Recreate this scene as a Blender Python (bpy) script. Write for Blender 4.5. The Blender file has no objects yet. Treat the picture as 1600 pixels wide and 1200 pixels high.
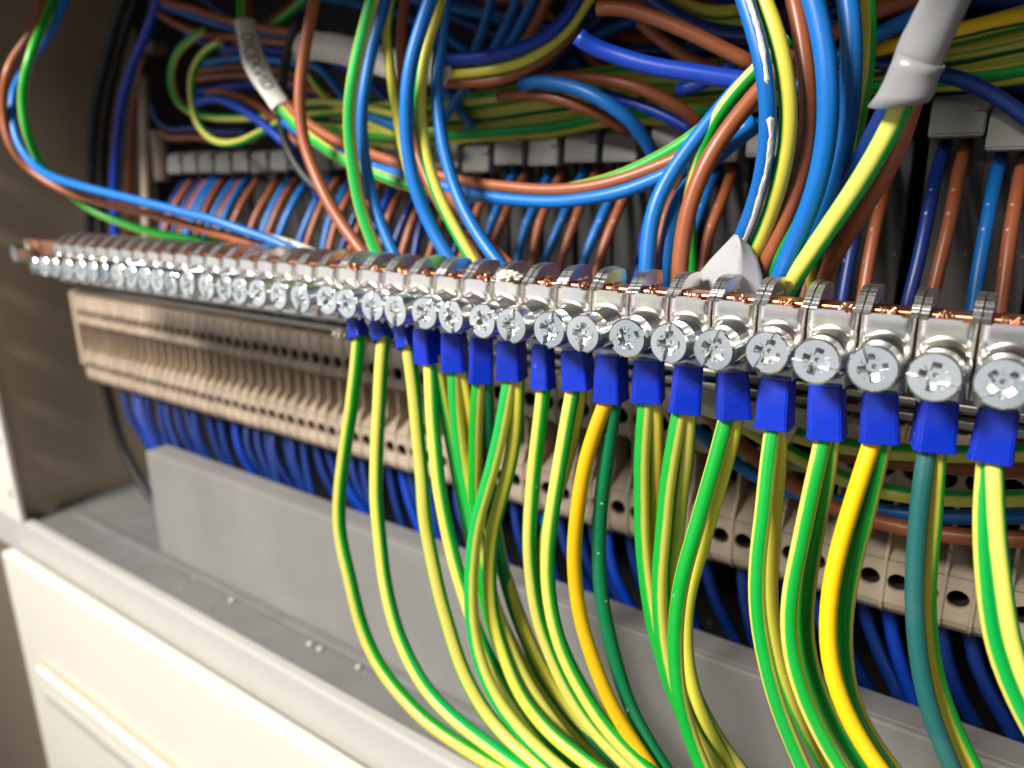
import bpy, bmesh, math, random
from mathutils import Vector, Matrix, noise
random.seed(7)
S = bpy.context.scene
COL = S.collection

# ------------------------------------------------------------------ camera
F = 1150.0                                    # focal length in photo pixels (1600 wide)
CAM = Vector((0.14980, -0.12348, 0.02107))
RR = Matrix(((0.8147408, 0.5796795, -0.0130065),
             (-0.1463606, 0.2273120, 0.9627605),
             (0.5610490, -0.7824966, 0.2700426)))
cd = bpy.data.cameras.new('camera'); cam = bpy.data.objects.new('camera', cd); COL.objects.link(cam)
cd.sensor_width = 36; cd.lens = 36 * F / 1600; cd.clip_start = 0.005; cd.clip_end = 20
cam.matrix_world = Matrix.Translation(CAM) @ RR.transposed().to_4x4()
cd.dof.use_dof = True; cd.dof.focus_distance = 0.130; cd.dof.aperture_fstop = 13.5
S.camera = cam
S.render.resolution_x, S.render.resolution_y = 1024, 768

# ------------------------------------------------------------------ light
w = bpy.data.worlds.new('World'); S.world = w; w.use_nodes = True
w.node_tree.nodes['Background'].inputs[0].default_value = (0.95, 0.97, 1, 1)
w.node_tree.nodes['Background'].inputs[1].default_value = 0.05
def area(name, loc, target, size, power, col=(1, 1, 1), sy=None):
    l = bpy.data.lights.new(name, 'AREA'); l.energy = power; l.color = col
    l.shape = 'RECTANGLE'; l.size = size; l.size_y = sy or size
    o = bpy.data.objects.new(name, l); COL.objects.link(o); o.location = loc
    o.rotation_euler = (Vector(target) - Vector(loc)).to_track_quat('-Z', 'Y').to_euler(); return o
area('ceiling_lamp', (-0.22, -0.62, 0.50), (0.03, 0, -0.03), 0.26, 16.5, (1, 0.96, 0.90), 0.18)
area('wall_fill_lamp', (0.75, -0.62, 0.30), (-0.15, 0.05, 0.0), 0.35, 0.9, (1, 0.93, 0.82))  # added fill that lifts the side wall, no known source
area('left_reflection_card', (-0.72, -0.66, -0.02), (0.0, 0.0, -0.02), 0.80, 1.35, (0.96, 0.98, 1.0), 0.60)  # added bright card for the screw heads and clamp fronts to reflect
area('front_reflection_card', (-0.04, -0.78, -0.17), (0.05, 0.0, -0.01), 0.55, 0.42, (0.94, 0.97, 1.0), 0.34)  # second added card, mirrored by the screws seen more frontally
vs = S.view_settings
vs.view_transform = 'Standard'; vs.look = 'None'; vs.exposure = 0.0; vs.gamma = 1; vs.use_curve_mapping = False
S.cycles.max_bounces = 8

# ------------------------------------------------------------------ pixel -> world
def ray(px, py):
    return RR.transposed() @ Vector(((px - 800) / F, (600 - py) / F, -1))
def at(px, py, Y):
    d = ray(px, py); return CAM + d * ((Y - CAM.y) / d.y)

# ------------------------------------------------------------------ materials
def mat(name):
    m = bpy.data.materials.new(name); m.use_nodes = True
    return m, m.node_tree.nodes, m.node_tree.links, m.node_tree.nodes['Principled BSDF']
def N(nt, t, **k):
    n = nt.new(t)
    for a, b in k.items():
        if a[0] == '_': setattr(n, a[1:], b)
        else: n.inputs[a].default_value = b
    return n
def math_node(nt, lk, op, a, b=None):
    n = nt.new('ShaderNodeMath'); n.operation = op
    for i, v in enumerate((a, b)):
        if v is None: continue
        if isinstance(v, (int, float)): n.inputs[i].default_value = v
        else: lk.new(v, n.inputs[i])
    return n.outputs[0]
def mixc(nt, lk, fac, a, b):
    n = nt.new('ShaderNodeMix'); n.data_type = 'RGBA'
    for s, v in ((n.inputs[0], fac), (n.inputs[6], a), (n.inputs[7], b)):
        if isinstance(v, (int, float)): s.default_value = v
        elif isinstance(v, tuple): s.default_value = (*v, 1) if len(v) == 3 else v
        else: lk.new(v, s)
    return n.outputs[2]
def dusty(nt, lk, col, amount=0.5, scale=420):
    tc = nt.new('ShaderNodeTexCoord')
    dn = N(nt, 'ShaderNodeTexNoise', Scale=2600.0, Detail=2.0); lk.new(tc.outputs['Object'], dn.inputs['Vector'])
    dv = nt.new('ShaderNodeVectorMath'); dv.operation = 'MULTIPLY_ADD'; dv.inputs[1].default_value = (0.0007, 0.0007, 0.0007)
    lk.new(dn.outputs['Color'], dv.inputs[0]); lk.new(tc.outputs['Object'], dv.inputs[2])
    v = N(nt, 'ShaderNodeTexVoronoi', Scale=scale); lk.new(dv.outputs[0], v.inputs['Vector'])
    sep = nt.new('ShaderNodeSeparateColor'); lk.new(v.outputs['Color'], sep.inputs[0])
    lim = math_node(nt, lk, 'MULTIPLY', math_node(nt, lk, 'POWER', sep.outputs[0], 14.0), 0.14)
    spk = math_node(nt, lk, 'MULTIPLY', math_node(nt, lk, 'LESS_THAN', v.outputs['Distance'], lim), amount)
    n = N(nt, 'ShaderNodeTexNoise', Scale=90.0, Detail=4.0); lk.new(tc.outputs['Object'], n.inputs['Vector'])
    film = math_node(nt, lk, 'MULTIPLY', math_node(nt, lk, 'MAXIMUM', math_node(nt, lk, 'SUBTRACT', n.outputs[0], 0.5), 0.0), 0.22 * amount)
    c = mixc(nt, lk, film, col, (0.55, 0.53, 0.48))
    return mixc(nt, lk, spk, c, (0.85, 0.85, 0.82)), tc
def bump(nt, lk, bs, tc, scale, strength, dist=0.0002, detail=3.0, stretch=None):
    n = N(nt, 'ShaderNodeTexNoise', Scale=scale, Detail=detail)
    if stretch:
        mp = nt.new('ShaderNodeMapping'); mp.inputs['Scale'].default_value = stretch
        lk.new(tc.outputs['Object'], mp.inputs['Vector']); lk.new(mp.outputs[0], n.inputs['Vector'])
    else: lk.new(tc.outputs['Object'], n.inputs['Vector'])
    b = N(nt, 'ShaderNodeBump', Strength=strength, Distance=dist)
    lk.new(n.outputs[0], b.inputs['Height']); lk.new(b.outputs[0], bs.inputs['Normal']); return n
def plastic(name, col, rough=0.38, spec=0.45, dust=0.4, bs_=0.12, bscale=500, sss=0):
    m, nt, lk, b = mat(name)
    c, tc = dusty(nt, lk, col, dust)
    oi = nt.new('ShaderNodeObjectInfo')
    hs = N(nt, 'ShaderNodeHueSaturation'); lk.new(c, hs.inputs['Color'])
    lk.new(math_node(nt, lk, 'ADD', math_node(nt, lk, 'MULTIPLY', oi.outputs['Random'], 0.22), 0.89), hs.inputs['Value'])
    lk.new(hs.outputs[0], b.inputs['Base Color'])
    b.inputs['Roughness'].default_value = rough; b.inputs['Specular IOR Level'].default_value = spec
    bump(nt, lk, b, tc, bscale, bs_, 0.0001)
    if sss:
        b.inputs['Subsurface Weight'].default_value = sss; b.inputs['Subsurface Scale'].default_value = 0.001
    return m
def striped(name, ca, cb, width, soft=0.10, dust=0.6):
    """two-colour earth wire: ca along the strip |frac(u)-.5| small, cb elsewhere (u from the UV map)"""
    m, nt, lk, b = mat(name)
    uv = nt.new('ShaderNodeUVMap'); sp = nt.new('ShaderNodeSeparateXYZ'); lk.new(uv.outputs[0], sp.inputs[0])
    n = N(nt, 'ShaderNodeTexNoise', Scale=3.0, Detail=2.0); lk.new(uv.outputs[0], n.inputs['Vector'])
    u = math_node(nt, lk, 'ADD', sp.outputs[0], math_node(nt, lk, 'MULTIPLY', math_node(nt, lk, 'SUBTRACT', n.outputs[0], 0.5), 0.05))
    fr = math_node(nt, lk, 'FRACT', math_node(nt, lk, 'ADD', u, 0.5))
    d = math_node(nt, lk, 'ABSOLUTE', math_node(nt, lk, 'SUBTRACT', fr, 0.5))
    mr = N(nt, 'ShaderNodeMapRange'); lk.new(d, mr.inputs[0])
    mr.inputs[1].default_value = width - soft / 2; mr.inputs[2].default_value = width + soft / 2
    c = mixc(nt, lk, mr.outputs[0], ca, cb)
    c, tc = dusty(nt, lk, c, dust)
    oi = nt.new('ShaderNodeObjectInfo')
    hs = N(nt, 'ShaderNodeHueSaturation'); lk.new(c, hs.inputs['Color'])
    lk.new(math_node(nt, lk, 'ADD', math_node(nt, lk, 'MULTIPLY', oi.outputs['Random'], 0.18), 0.9), hs.inputs['Value'])
    lk.new(math_node(nt, lk, 'ADD', math_node(nt, lk, 'MULTIPLY', oi.outputs['Random'], 0.02), 0.49), hs.inputs['Hue'])
    lk.new(hs.outputs[0], b.inputs['Base Color'])
    b.inputs['Roughness'].default_value = 0.36; b.inputs['Specular IOR Level'].default_value = 0.42
    bump(nt, lk, b, tc, 420, 0.10, 0.0001)
    return m
def metal(name, col, rough, tints=None, bscale=300, bs_=0.1, noise_rough=0.1):
    m, nt, lk, b = mat(name)
    tc = nt.new('ShaderNodeTexCoord'); oi = nt.new('ShaderNodeObjectInfo')
    n = N(nt, 'ShaderNodeTexNoise', Scale=130.0, Detail=3.0, Distortion=0.6)
    off = nt.new('ShaderNodeVectorMath'); off.operation = 'ADD'
    lk.new(tc.outputs['Object'], off.inputs[0]); lk.new(oi.outputs['Random'], off.inputs[1]); lk.new(off.outputs[0], n.inputs['Vector'])
    if tints:
        cr = nt.new('ShaderNodeValToRGB'); el = cr.color_ramp.elements
        el[0].position = 0.30; el[0].color = (*tints[0], 1); el[1].position = 0.72; el[1].color = (*tints[-1], 1)
        for i, t in enumerate(tints[1:-1]):
            e = el.new(0.30 + 0.42 * (i + 1) / (len(tints) - 1)); e.color = (*t, 1)
        lk.new(n.outputs[0], cr.inputs[0]); lk.new(cr.outputs[0], b.inputs['Base Color'])
    else: b.inputs['Base Color'].default_value = (*col, 1)
    b.inputs['Metallic'].default_value = 1
    lk.new(math_node(nt, lk, 'ADD', math_node(nt, lk, 'MULTIPLY', n.outputs[0], noise_rough), rough - noise_rough / 2), b.inputs['Roughness'])
    bump(nt, lk, b, tc, bscale, bs_, 0.0001)
    return m
def paint(name, col, rough=0.5, mott=0.25, scale=25, bs_=0.15, spec=0.4):
    m, nt, lk, b = mat(name)
    tc = nt.new('ShaderNodeTexCoord')
    n = N(nt, 'ShaderNodeTexNoise', Scale=scale, Detail=6.0, Roughness=0.6); lk.new(tc.outputs['Object'], n.inputs['Vector'])
    c = mixc(nt, lk, n.outputs[0], tuple(x * (1 - mott) for x in col), tuple(min(1, x * (1 + mott)) for x in col))
    c, _ = dusty(nt, lk, c, 0.4, 260)
    lk.new(c, b.inputs['Base Color']); b.inputs['Roughness'].default_value = rough
    b.inputs['Specular IOR Level'].default_value = spec
    bump(nt, lk, b, tc, 900, bs_, 0.0001)
    return m

GREEN = (0.003, 0.37, 0.038); LEMON = (0.66, 0.61, 0.11); YEL = (0.84, 0.50, 0.004); TEAL = (0.012, 0.105, 0.100)
M = dict(
    blue=plastic('blue_wire_insulation', (0.003, 0.145, 0.50)),
    royal=plastic('royal_blue_wire_insulation', (0.003, 0.050, 0.46)),
    navy=plastic('navy_wire_insulation', (0.002, 0.024, 0.17)),
    brown=plastic('brown_wire_insulation', (0.30, 0.085, 0.032)),
    black=plastic('black_cable_sheath', (0.012, 0.012, 0.013), rough=0.5, dust=0.3),
    gy=striped('green_yellow_wire_insulation', GREEN, LEMON, 0.25),
    gyw=striped('mostly_yellow_wire_insulation', GREEN, (0.68, 0.60, 0.07), 0.19),
    gyg=striped('mostly_green_wire_insulation', GREEN, LEMON, 0.33),
    yel=striped('bright_yellow_wire_insulation', (0.01, 0.10, 0.03), YEL, 0.18),
    dkg=striped('dark_green_wire_insulation', (0.002, 0.17, 0.06), LEMON, 0.36),
    teal=striped('teal_wire_insulation', TEAL, (0.55, 0.52, 0.02), 0.33, dust=1.0),
    ferr=plastic('blue_ferrule_plastic', (0.0015, 0.024, 0.42), rough=0.36, spec=0.3, dust=0.9, bscale=240, bs_=0.3, sss=0.12),
    beige=plastic('beige_terminal_plastic', (0.45, 0.355, 0.262), rough=0.5, dust=0.5),
    grey=plastic('grey_fuse_carrier_plastic', (0.21, 0.205, 0.185), rough=0.45, dust=0.7),
    dgrey=plastic('dark_fuse_body_plastic', (0.055, 0.052, 0.048), rough=0.4, dust=0.3),
    cage_shade=plastic('terminal_cage_and_recess_shade', (0.035, 0.028, 0.022), rough=0.5, dust=0.3),  # metal in the entries, painted shade on the recess backs
    sleeve=plastic('white_marker_sleeve', (0.68, 0.66, 0.60), rough=0.5, dust=0.6, bscale=140, bs_=0.4),
    psleeve=plastic('pale_split_tubing', (0.44, 0.44, 0.46), rough=0.42, dust=0.6, bscale=160, bs_=0.3),
    gsleeve=plastic('grey_tubing', (0.26, 0.26, 0.27), rough=0.28, dust=1.0, bscale=120, bs_=0.3),
    ink=plastic('marker_ink', (0.02, 0.02, 0.022), rough=0.6, dust=0.0),
    putty=plastic('white_paint_residue', (0.74, 0.69, 0.58), rough=0.8, dust=0.3, bscale=900, bs_=1.0),
    zinc=metal('zinc_plated_steel', (0.8, 0.8, 0.78), 0.27, [(0.70, 0.74, 0.66), (0.82, 0.83, 0.78), (0.84, 0.74, 0.76), (0.80, 0.82, 0.66), (0.88, 0.88, 0.86)]),
    cut=metal('cut_steel_edge', (0.62, 0.63, 0.63), 0.38, None, 1300, 1.0, 0.2),
    screw=metal('zinc_screw', (0.84, 0.87, 0.88), 0.22, [(0.72, 0.78, 0.80), (0.86, 0.88, 0.88), (0.90, 0.90, 0.88)], 600, 0.12),
    copper=metal('copper', (0.75, 0.33, 0.18), 0.36, [(0.45, 0.17, 0.09), (0.72, 0.33, 0.19), (0.80, 0.44, 0.29)], 700, 0.5),
    steel=metal('dull_rail_steel', (0.34, 0.31, 0.27), 0.42, None, 200, 0.2),
    wall=paint('cabinet_wall_paint', (0.60, 0.49, 0.36), 0.62, 0.2, 12),
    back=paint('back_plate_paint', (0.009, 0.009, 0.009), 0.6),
    plate=paint('grey_cover_paint', (0.25, 0.24, 0.225), 0.46, 0.30, 18),
    sill=paint('sill_galvanised_paint', (0.19, 0.19, 0.185), 0.42, 0.3, 40),
    frame=paint('frame_paint', (0.52, 0.50, 0.47), 0.45, 0.08, 20),
    cream=paint('cream_door_paint', (0.80, 0.75, 0.66), 0.4, 0.05, 14),
    backdrop=paint('room_wall_paint', (0.42, 0.33, 0.25), 0.8, 0.15, 3),
)

# ------------------------------------------------------------------ object helpers
def obj(name, V, Fc, m, parent=None, smooth=False, uv=None, loc=None):
    """one mesh object; V world (or parent-local) coordinates; loc moves the origin for a top-level mesh"""
    me = bpy.data.meshes.new(name)
    if loc is not None: V = [Vector(v) - Vector(loc) for v in V]
    me.from_pydata([tuple(v) for v in V], [], Fc)
    if uv:
        l = me.uv_layers.new(name='UVMap')
        k = 0
        for p in me.polygons:
            for li in p.loop_indices: l.data[li].uv = uv[k]; k += 1
    me.materials.append(M[m] if isinstance(m, str) else m)
    if smooth: me.polygons.foreach_set('use_smooth', [True] * len(me.polygons))
    me.update()
    o = bpy.data.objects.new(name, me); COL.objects.link(o)
    if loc is not None: o.location = loc
    if parent: o.parent = parent
    return o
def from_bm(name, bm, m, parent=None, loc=None, smooth=False, fix=True):
    if fix: bmesh.ops.recalc_face_normals(bm, faces=bm.faces)
    if loc is not None: bmesh.ops.translate(bm, verts=bm.verts, vec=-Vector(loc))
    me = bpy.data.meshes.new(name); bm.to_mesh(me); bm.free()
    me.materials.append(M[m] if isinstance(m, str) else m)
    if smooth: me.polygons.foreach_set('use_smooth', [True] * len(me.polygons))
    o = bpy.data.objects.new(name, me); COL.objects.link(o)
    if loc is not None: o.location = loc
    if parent: o.parent = parent
    return o
def tag(o, label=None, cat=None, group=None, kind=None):
    if label: o['label'] = label
    if cat: o['category'] = cat
    if group: o['group'] = group
    if kind: o['kind'] = kind
    return o
def thing(name, label, cat, loc, group=None):
    o = bpy.data.objects.new(name, None); COL.objects.link(o); o.location = loc; o.empty_display_size = 0.004
    return tag(o, label, cat, group)
def child(src, name, parent, loc=(0, 0, 0), rot=(0, 0, 0), m=None):
    o = bpy.data.objects.new(name, src) if isinstance(src, bpy.types.Mesh) else src.copy()
    COL.objects.link(o); o.parent = parent; o.location = loc; o.rotation_euler = rot; return o
def bm_box(bm, x0, x1, y0, y1, z0, z1, bev=0.0, seg=2):
    r = bmesh.ops.create_cube(bm, size=1)
    vs_ = r['verts']
    for v in vs_: v.co = Vector((x0 + (v.co.x + .5) * (x1 - x0), y0 + (v.co.y + .5) * (y1 - y0), z0 + (v.co.z + .5) * (z1 - z0)))
    if bev:
        es = list({e for v in vs_ for e in v.link_edges})
        bmesh.ops.bevel(bm, geom=es, offset=bev, segments=seg, affect='EDGES', profile=0.5)
def box(name, m, x0, x1, y0, y1, z0, z1, bev=0.0, parent=None, loc=None, smooth=False):
    bm = bmesh.new(); bm_box(bm, x0, x1, y0, y1, z0, z1, bev)
    if parent is None and loc is None: loc = ((x0 + x1) / 2, (y0 + y1) / 2, z0)
    return from_bm(name, bm, m, parent, loc, smooth)
def bm_prism(bm, poly, x0, x1):
    """polygon in (y,z) extruded along x"""
    a = [bm.verts.new((x0, y, z)) for y, z in poly]; b = [bm.verts.new((x1, y, z)) for y, z in poly]
    bm.faces.new(a); bm.faces.new(b[::-1]); n = len(poly)
    for i in range(n): bm.faces.new((a[i], b[i], b[(i + 1) % n], a[(i + 1) % n]))

# ------------------------------------------------------------------ curves and tubes
def spline(P, step=0.0022, smooth=3):
    P = [Vector(p) for p in P]
    Q = [P[0] * 2 - P[1]] + P + [P[-1] * 2 - P[-2]]
    out = []
    for i in range(1, len(Q) - 2):
        a, b, c, d = Q[i - 1:i + 3]
        n = max(2, int((c - b).length / step))
        for k in range(n):
            t = k / n
            out.append(0.5 * ((2 * b) + (c - a) * t + (2 * a - 5 * b + 4 * c - d) * t * t + (3 * b - a - 3 * c + d) * t ** 3))
    out.append(P[-1].copy())
    for _ in range(smooth):
        new = out[:]
        for i in range(1, len(out) - 1): new[i] = out[i] * .5 + (out[i - 1] + out[i + 1]) * .25
        out = new
    return out
def frames(path):
    T = []
    for i in range(len(path)):
        a, b = path[max(0, i - 1)], path[min(len(path) - 1, i + 1)]
        T.append((b - a).normalized())
    n = (CAM - path[0]); n = (n - T[0] * n.dot(T[0])).normalized()
    Fm = []
    for i, t in enumerate(T):
        n = (n - t * n.dot(t)).normalized()
        Fm.append((t, n, t.cross(n)))
    return Fm
def tube_data(path, r, sides=14, phase=0.0, twist=0.0, freq=2, cap=True, flat=1.0, rfun=None, crumple=0.0, shear=0.0, jit=0.00022):
    if jit and len(path) > 6:
        sd = Vector((random.uniform(0, 50), random.uniform(0, 50), random.uniform(0, 50)))
        path = [p + noise.noise_vector(p * 75 + sd) * (jit * min(1, i / 5, (len(path) - 1 - i) / 5)) for i, p in enumerate(path)]
    Fm = frames(path); V = []; Fc = []; uv = []
    s = 0.0; ss = []
    for i, p in enumerate(path):
        if i: s += (p - path[i - 1]).length
        ss.append(s)
        t, n, b = Fm[i]
        rr = r * (rfun(i / (len(path) - 1)) if rfun else 1)
        for j in range(sides):
            a = 2 * math.pi * j / sides
            q = p + n * (rr * math.cos(a) * flat) + b * (rr * math.sin(a))
            if crumple: q = q + (q - p).normalized() * (crumple * noise.noise(q * 260)) 
            if shear: q = q + t * (shear * math.sin(a) * (i / (len(path) - 1)))
            V.append(q)
    for i in range(len(path) - 1):
        for j in range(sides):
            k = (j + 1) % sides
            Fc.append((i * sides + j, i * sides + k, (i + 1) * sides + k, (i + 1) * sides + j))
            u0, u1 = freq * (j / sides - phase), freq * ((j + 1) / sides - phase)
            a0, a1 = freq * twist * ss[i] * 10, freq * twist * ss[i + 1] * 10
            uv += [(u0 + a0, ss[i] * 100), (u1 + a0, ss[i] * 100), (u1 + a1, ss[i + 1] * 100), (u0 + a1, ss[i + 1] * 100)]
    if cap:
        for base, rev in ((0, True), ((len(path) - 1) * sides, False)):
            idx = [base + j for j in range(sides)]
            Fc.append(tuple(idx[::-1] if rev else idx)); uv += [(0.5, 0)] * sides
    return V, Fc, uv
def tube(name, path, r, m, parent=None, loc=None, **k):
    V, Fc, uv = tube_data(path, r, **k)
    if parent is None and loc is None: loc = path[0]
    if parent is not None: V = [v - parent.location for v in V]
    return obj(name, V, Fc, m, parent, True, uv, loc)
def pxpath(pts, Y, start=None, end=None):
    """photo pixels + depth behind the busbar front (metres) -> points in the cabinet"""
    n = len(pts)
    if isinstance(Y, (int, float)): Y = [Y]
    out = []
    for i, (x, y) in enumerate(pts):
        t = i / (n - 1) * (len(Y) - 1); a = min(int(t), len(Y) - 1); b = min(a + 1, len(Y) - 1)
        out.append(at(x, y, Y[a] + (Y[b] - Y[a]) * (t - a)))
    def ext(p, q, L): return p + (p - q).normalized() * L
    if start == 'x': out.insert(0, ext(out[0], out[1], 0.03))
    if end == 'x': out.append(ext(out[-1], out[-2], 0.03))
    if end == 'bar':                           # runs on behind the busbar to the terminal row
        p = out[-1]; d = (out[-1] - out[-2]).normalized()
        out += [p + d * 0.006 + Vector((0, 0.004, -0.001)), Vector((p.x + d.x * 0.014, 0.042, p.z - 0.016)), Vector((p.x + d.x * 0.016, 0.058, p.z - 0.030))]
    return out
def wire(label, m, r, Y, pts, start=None, end=None, phase=0.0, twist=0.0, freq=2, cat='wire', group=None, name=None):
    path = spline(pxpath(pts, Y, start, end))
    nm = name or {'blue': 'blue_wire', 'royal': 'blue_wire', 'navy': 'blue_wire', 'brown': 'brown_wire', 'black': 'black_cable'}.get(m, 'earth_wire')
    o = tube(nm, path, r * 0.00077, m, phase=phase, twist=twist, freq=freq)
    tag(o, label, cat, group); o['px'] = 0; del o['px']
    return o, path

ORD = ['first', 'second', 'third', 'fourth', 'fifth', 'sixth', 'seventh', 'eighth', 'ninth', 'tenth', 'eleventh', 'twelfth',
       'thirteenth', 'fourteenth', 'fifteenth', 'sixteenth', 'seventeenth', 'eighteenth', 'nineteenth', 'twentieth']
def ordinal(n):
    if n < 20: return ORD[n]
    t = {2: 'twenty', 3: 'thirty', 4: 'forty'}[(n + 1) // 10]
    return t + '-' + ORD[(n + 1) % 10 - 1] if (n + 1) % 10 else {'twenty': 'twentieth', 'thirty': 'thirtieth', 'forty': 'fortieth'}[t]

# ================================================================== THE CABINET
XL = -0.280; XR = 0.36
tag(box('cabinet_side_wall', 'wall', XL - 0.0015, XL, 0.0165, 0.128, -0.1535, 0.22), kind='structure')
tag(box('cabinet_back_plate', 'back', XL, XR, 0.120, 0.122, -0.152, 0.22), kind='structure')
tag(box('room_wall', 'backdrop', -3.0, 1.0, 0.150, 0.160, -2.0, 1.0), kind='structure')
tag(box('cabinet_sill', 'sill', XL + 0.0003, XR, 0.0205, 0.118, -0.156, -0.1532), kind='structure')
tag(box('cabinet_lintel', 'wall', XL - 0.03, XR, -0.0235, 0.119, 0.118, 0.122), kind='structure')
tag(box('lintel_shade_lip', 'wall', XL - 0.03, XR, -0.0250, -0.0236, 0.086, 0.122), kind='structure')  # unseen lip added to deepen the shade over the fuse wires
# front flange with punched holes, left of the opening
def flange():
    x0, x1, y0, y1 = XL - 0.034, XL + 0.0115, 0.0140, 0.0160
    bm = bmesh.new()
    zs = [-0.1510]; holes = []
    z = -0.137
    while z < 0.20: holes.append(z); z += 0.0295
    cells = []
    prev = -0.1510
    hx, hw, hh = -0.2755, 0.0016, 0.0028
    for h in holes:
        bm_box(bm, x0, x1, y0, y1, prev, h - hh)
        bm_box(bm, x0, hx - hw, y0, y1, h - hh, h + hh); bm_box(bm, hx + hw, x1, y0, y1, h - hh, h + hh)
        prev = h + hh
    bm_box(bm, x0, x1, y0, y1, prev, 0.22)
    bmesh.ops.remove_doubles(bm, verts=bm.verts, dist=1e-6)
    return tag(from_bm('cabinet_flange', bm, 'cream', loc=(x0, y0, -0.151)), kind='structure')
flange()
# bright front sill rail and the shadow gap under it
fr = box('sill_rail', 'frame', XL - 0.034, XR, 0.0150, 0.0203, -0.1740, -0.1515, 0.0012)
tag(fr, kind='structure')
# cream front panel with a long grip moulding
dp = thing('front_panel', 'cream painted front panel with a long moulded grip under the sill', 'panel', (-0.05, 0.010, -0.33))
def part(name, m, x0, x1, y0, y1, z0, z1, bev, par):
    bm = bmesh.new(); bm_box(bm, x0, x1, y0, y1, z0, z1, bev); bmesh.ops.translate(bm, verts=bm.verts, vec=-par.location)
    return from_bm(name, bm, m, par)
part('panel_sheet', 'cream', -0.2825, XR, 0.006, 0.0125, -0.33, -0.1685, 0.0015, dp)
g = part('grip', 'cream', -0.256, XR - 0.02, 0.0015, 0.0058, -0.2445, -0.2262, 0.0018, dp)
part('grip_shadow_slot', 'wall', -0.2555, XR - 0.02, 0.0045, 0.0059, -0.2260, -0.2238, 0.0003, dp)
bm = bmesh.new(); bm_box(bm, -0.245, XR - 0.03, 0.0004, 0.0014, -0.2425, -0.2370, 0.0004); bmesh.ops.translate(bm, verts=bm.verts, vec=-dp.location)
from_bm('grip_inlay', bm, 'frame', g)
# grey cover plate in front of the blue wires
cp = thing('cover_plate', 'plain grey sheet metal cover plate standing below the terminal row', 'plate', (0.05, 0.040, -0.153))
part('sheet', 'plate', -0.178, XR, 0.039, 0.041, -0.1531, -0.0995, 0.0006, cp)
part('top_fold', 'plate', -0.178, XR, 0.0412, 0.0500, -0.1013, -0.0997, 0.0005, cp)
rail_lip = box('sill_bead', 'sill', XL + 0.02, XR, 0.0345, 0.0385, -0.1531, -0.1508, 0.0006)
tag(rail_lip, kind='structure')
for i, (x, y) in enumerate(((265, 880), (305, 902), (362, 938), (484, 1006), (500, 1014), (560, 1042))):
    p = at(x, y, 0.030)
    d = ray(x, y); p = CAM + d * ((-0.1525 - CAM.z) / d.z)
    bm = bmesh.new(); bmesh.ops.create_icosphere(bm, subdivisions=2, radius=0.0011)
    for v in bm.verts: v.co *= random.uniform(.7, 1.15); v.co.z *= 0.7
    bmesh.ops.translate(bm, verts=bm.verts, vec=p)
    tag(from_bm('crumb', bm, 'putty', loc=p, smooth=True), 'small pale crumb lying on the grey sill', 'crumb', 'crumbs on the sill')

# ================================================================== BUSBAR
PITCH = 0.008
bar = thing('busbar', 'long copper busbar carrying the row of screw clamps', 'busbar', (0.0, 0.006, -0.008))
part('bar', 'copper', -0.176, 0.215, 0.0036, 0.0092, -0.0085, 0.0004, 0.0003, bar)
p0 = Vector((-0.1715, 0.0036, -0.0045))
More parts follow.
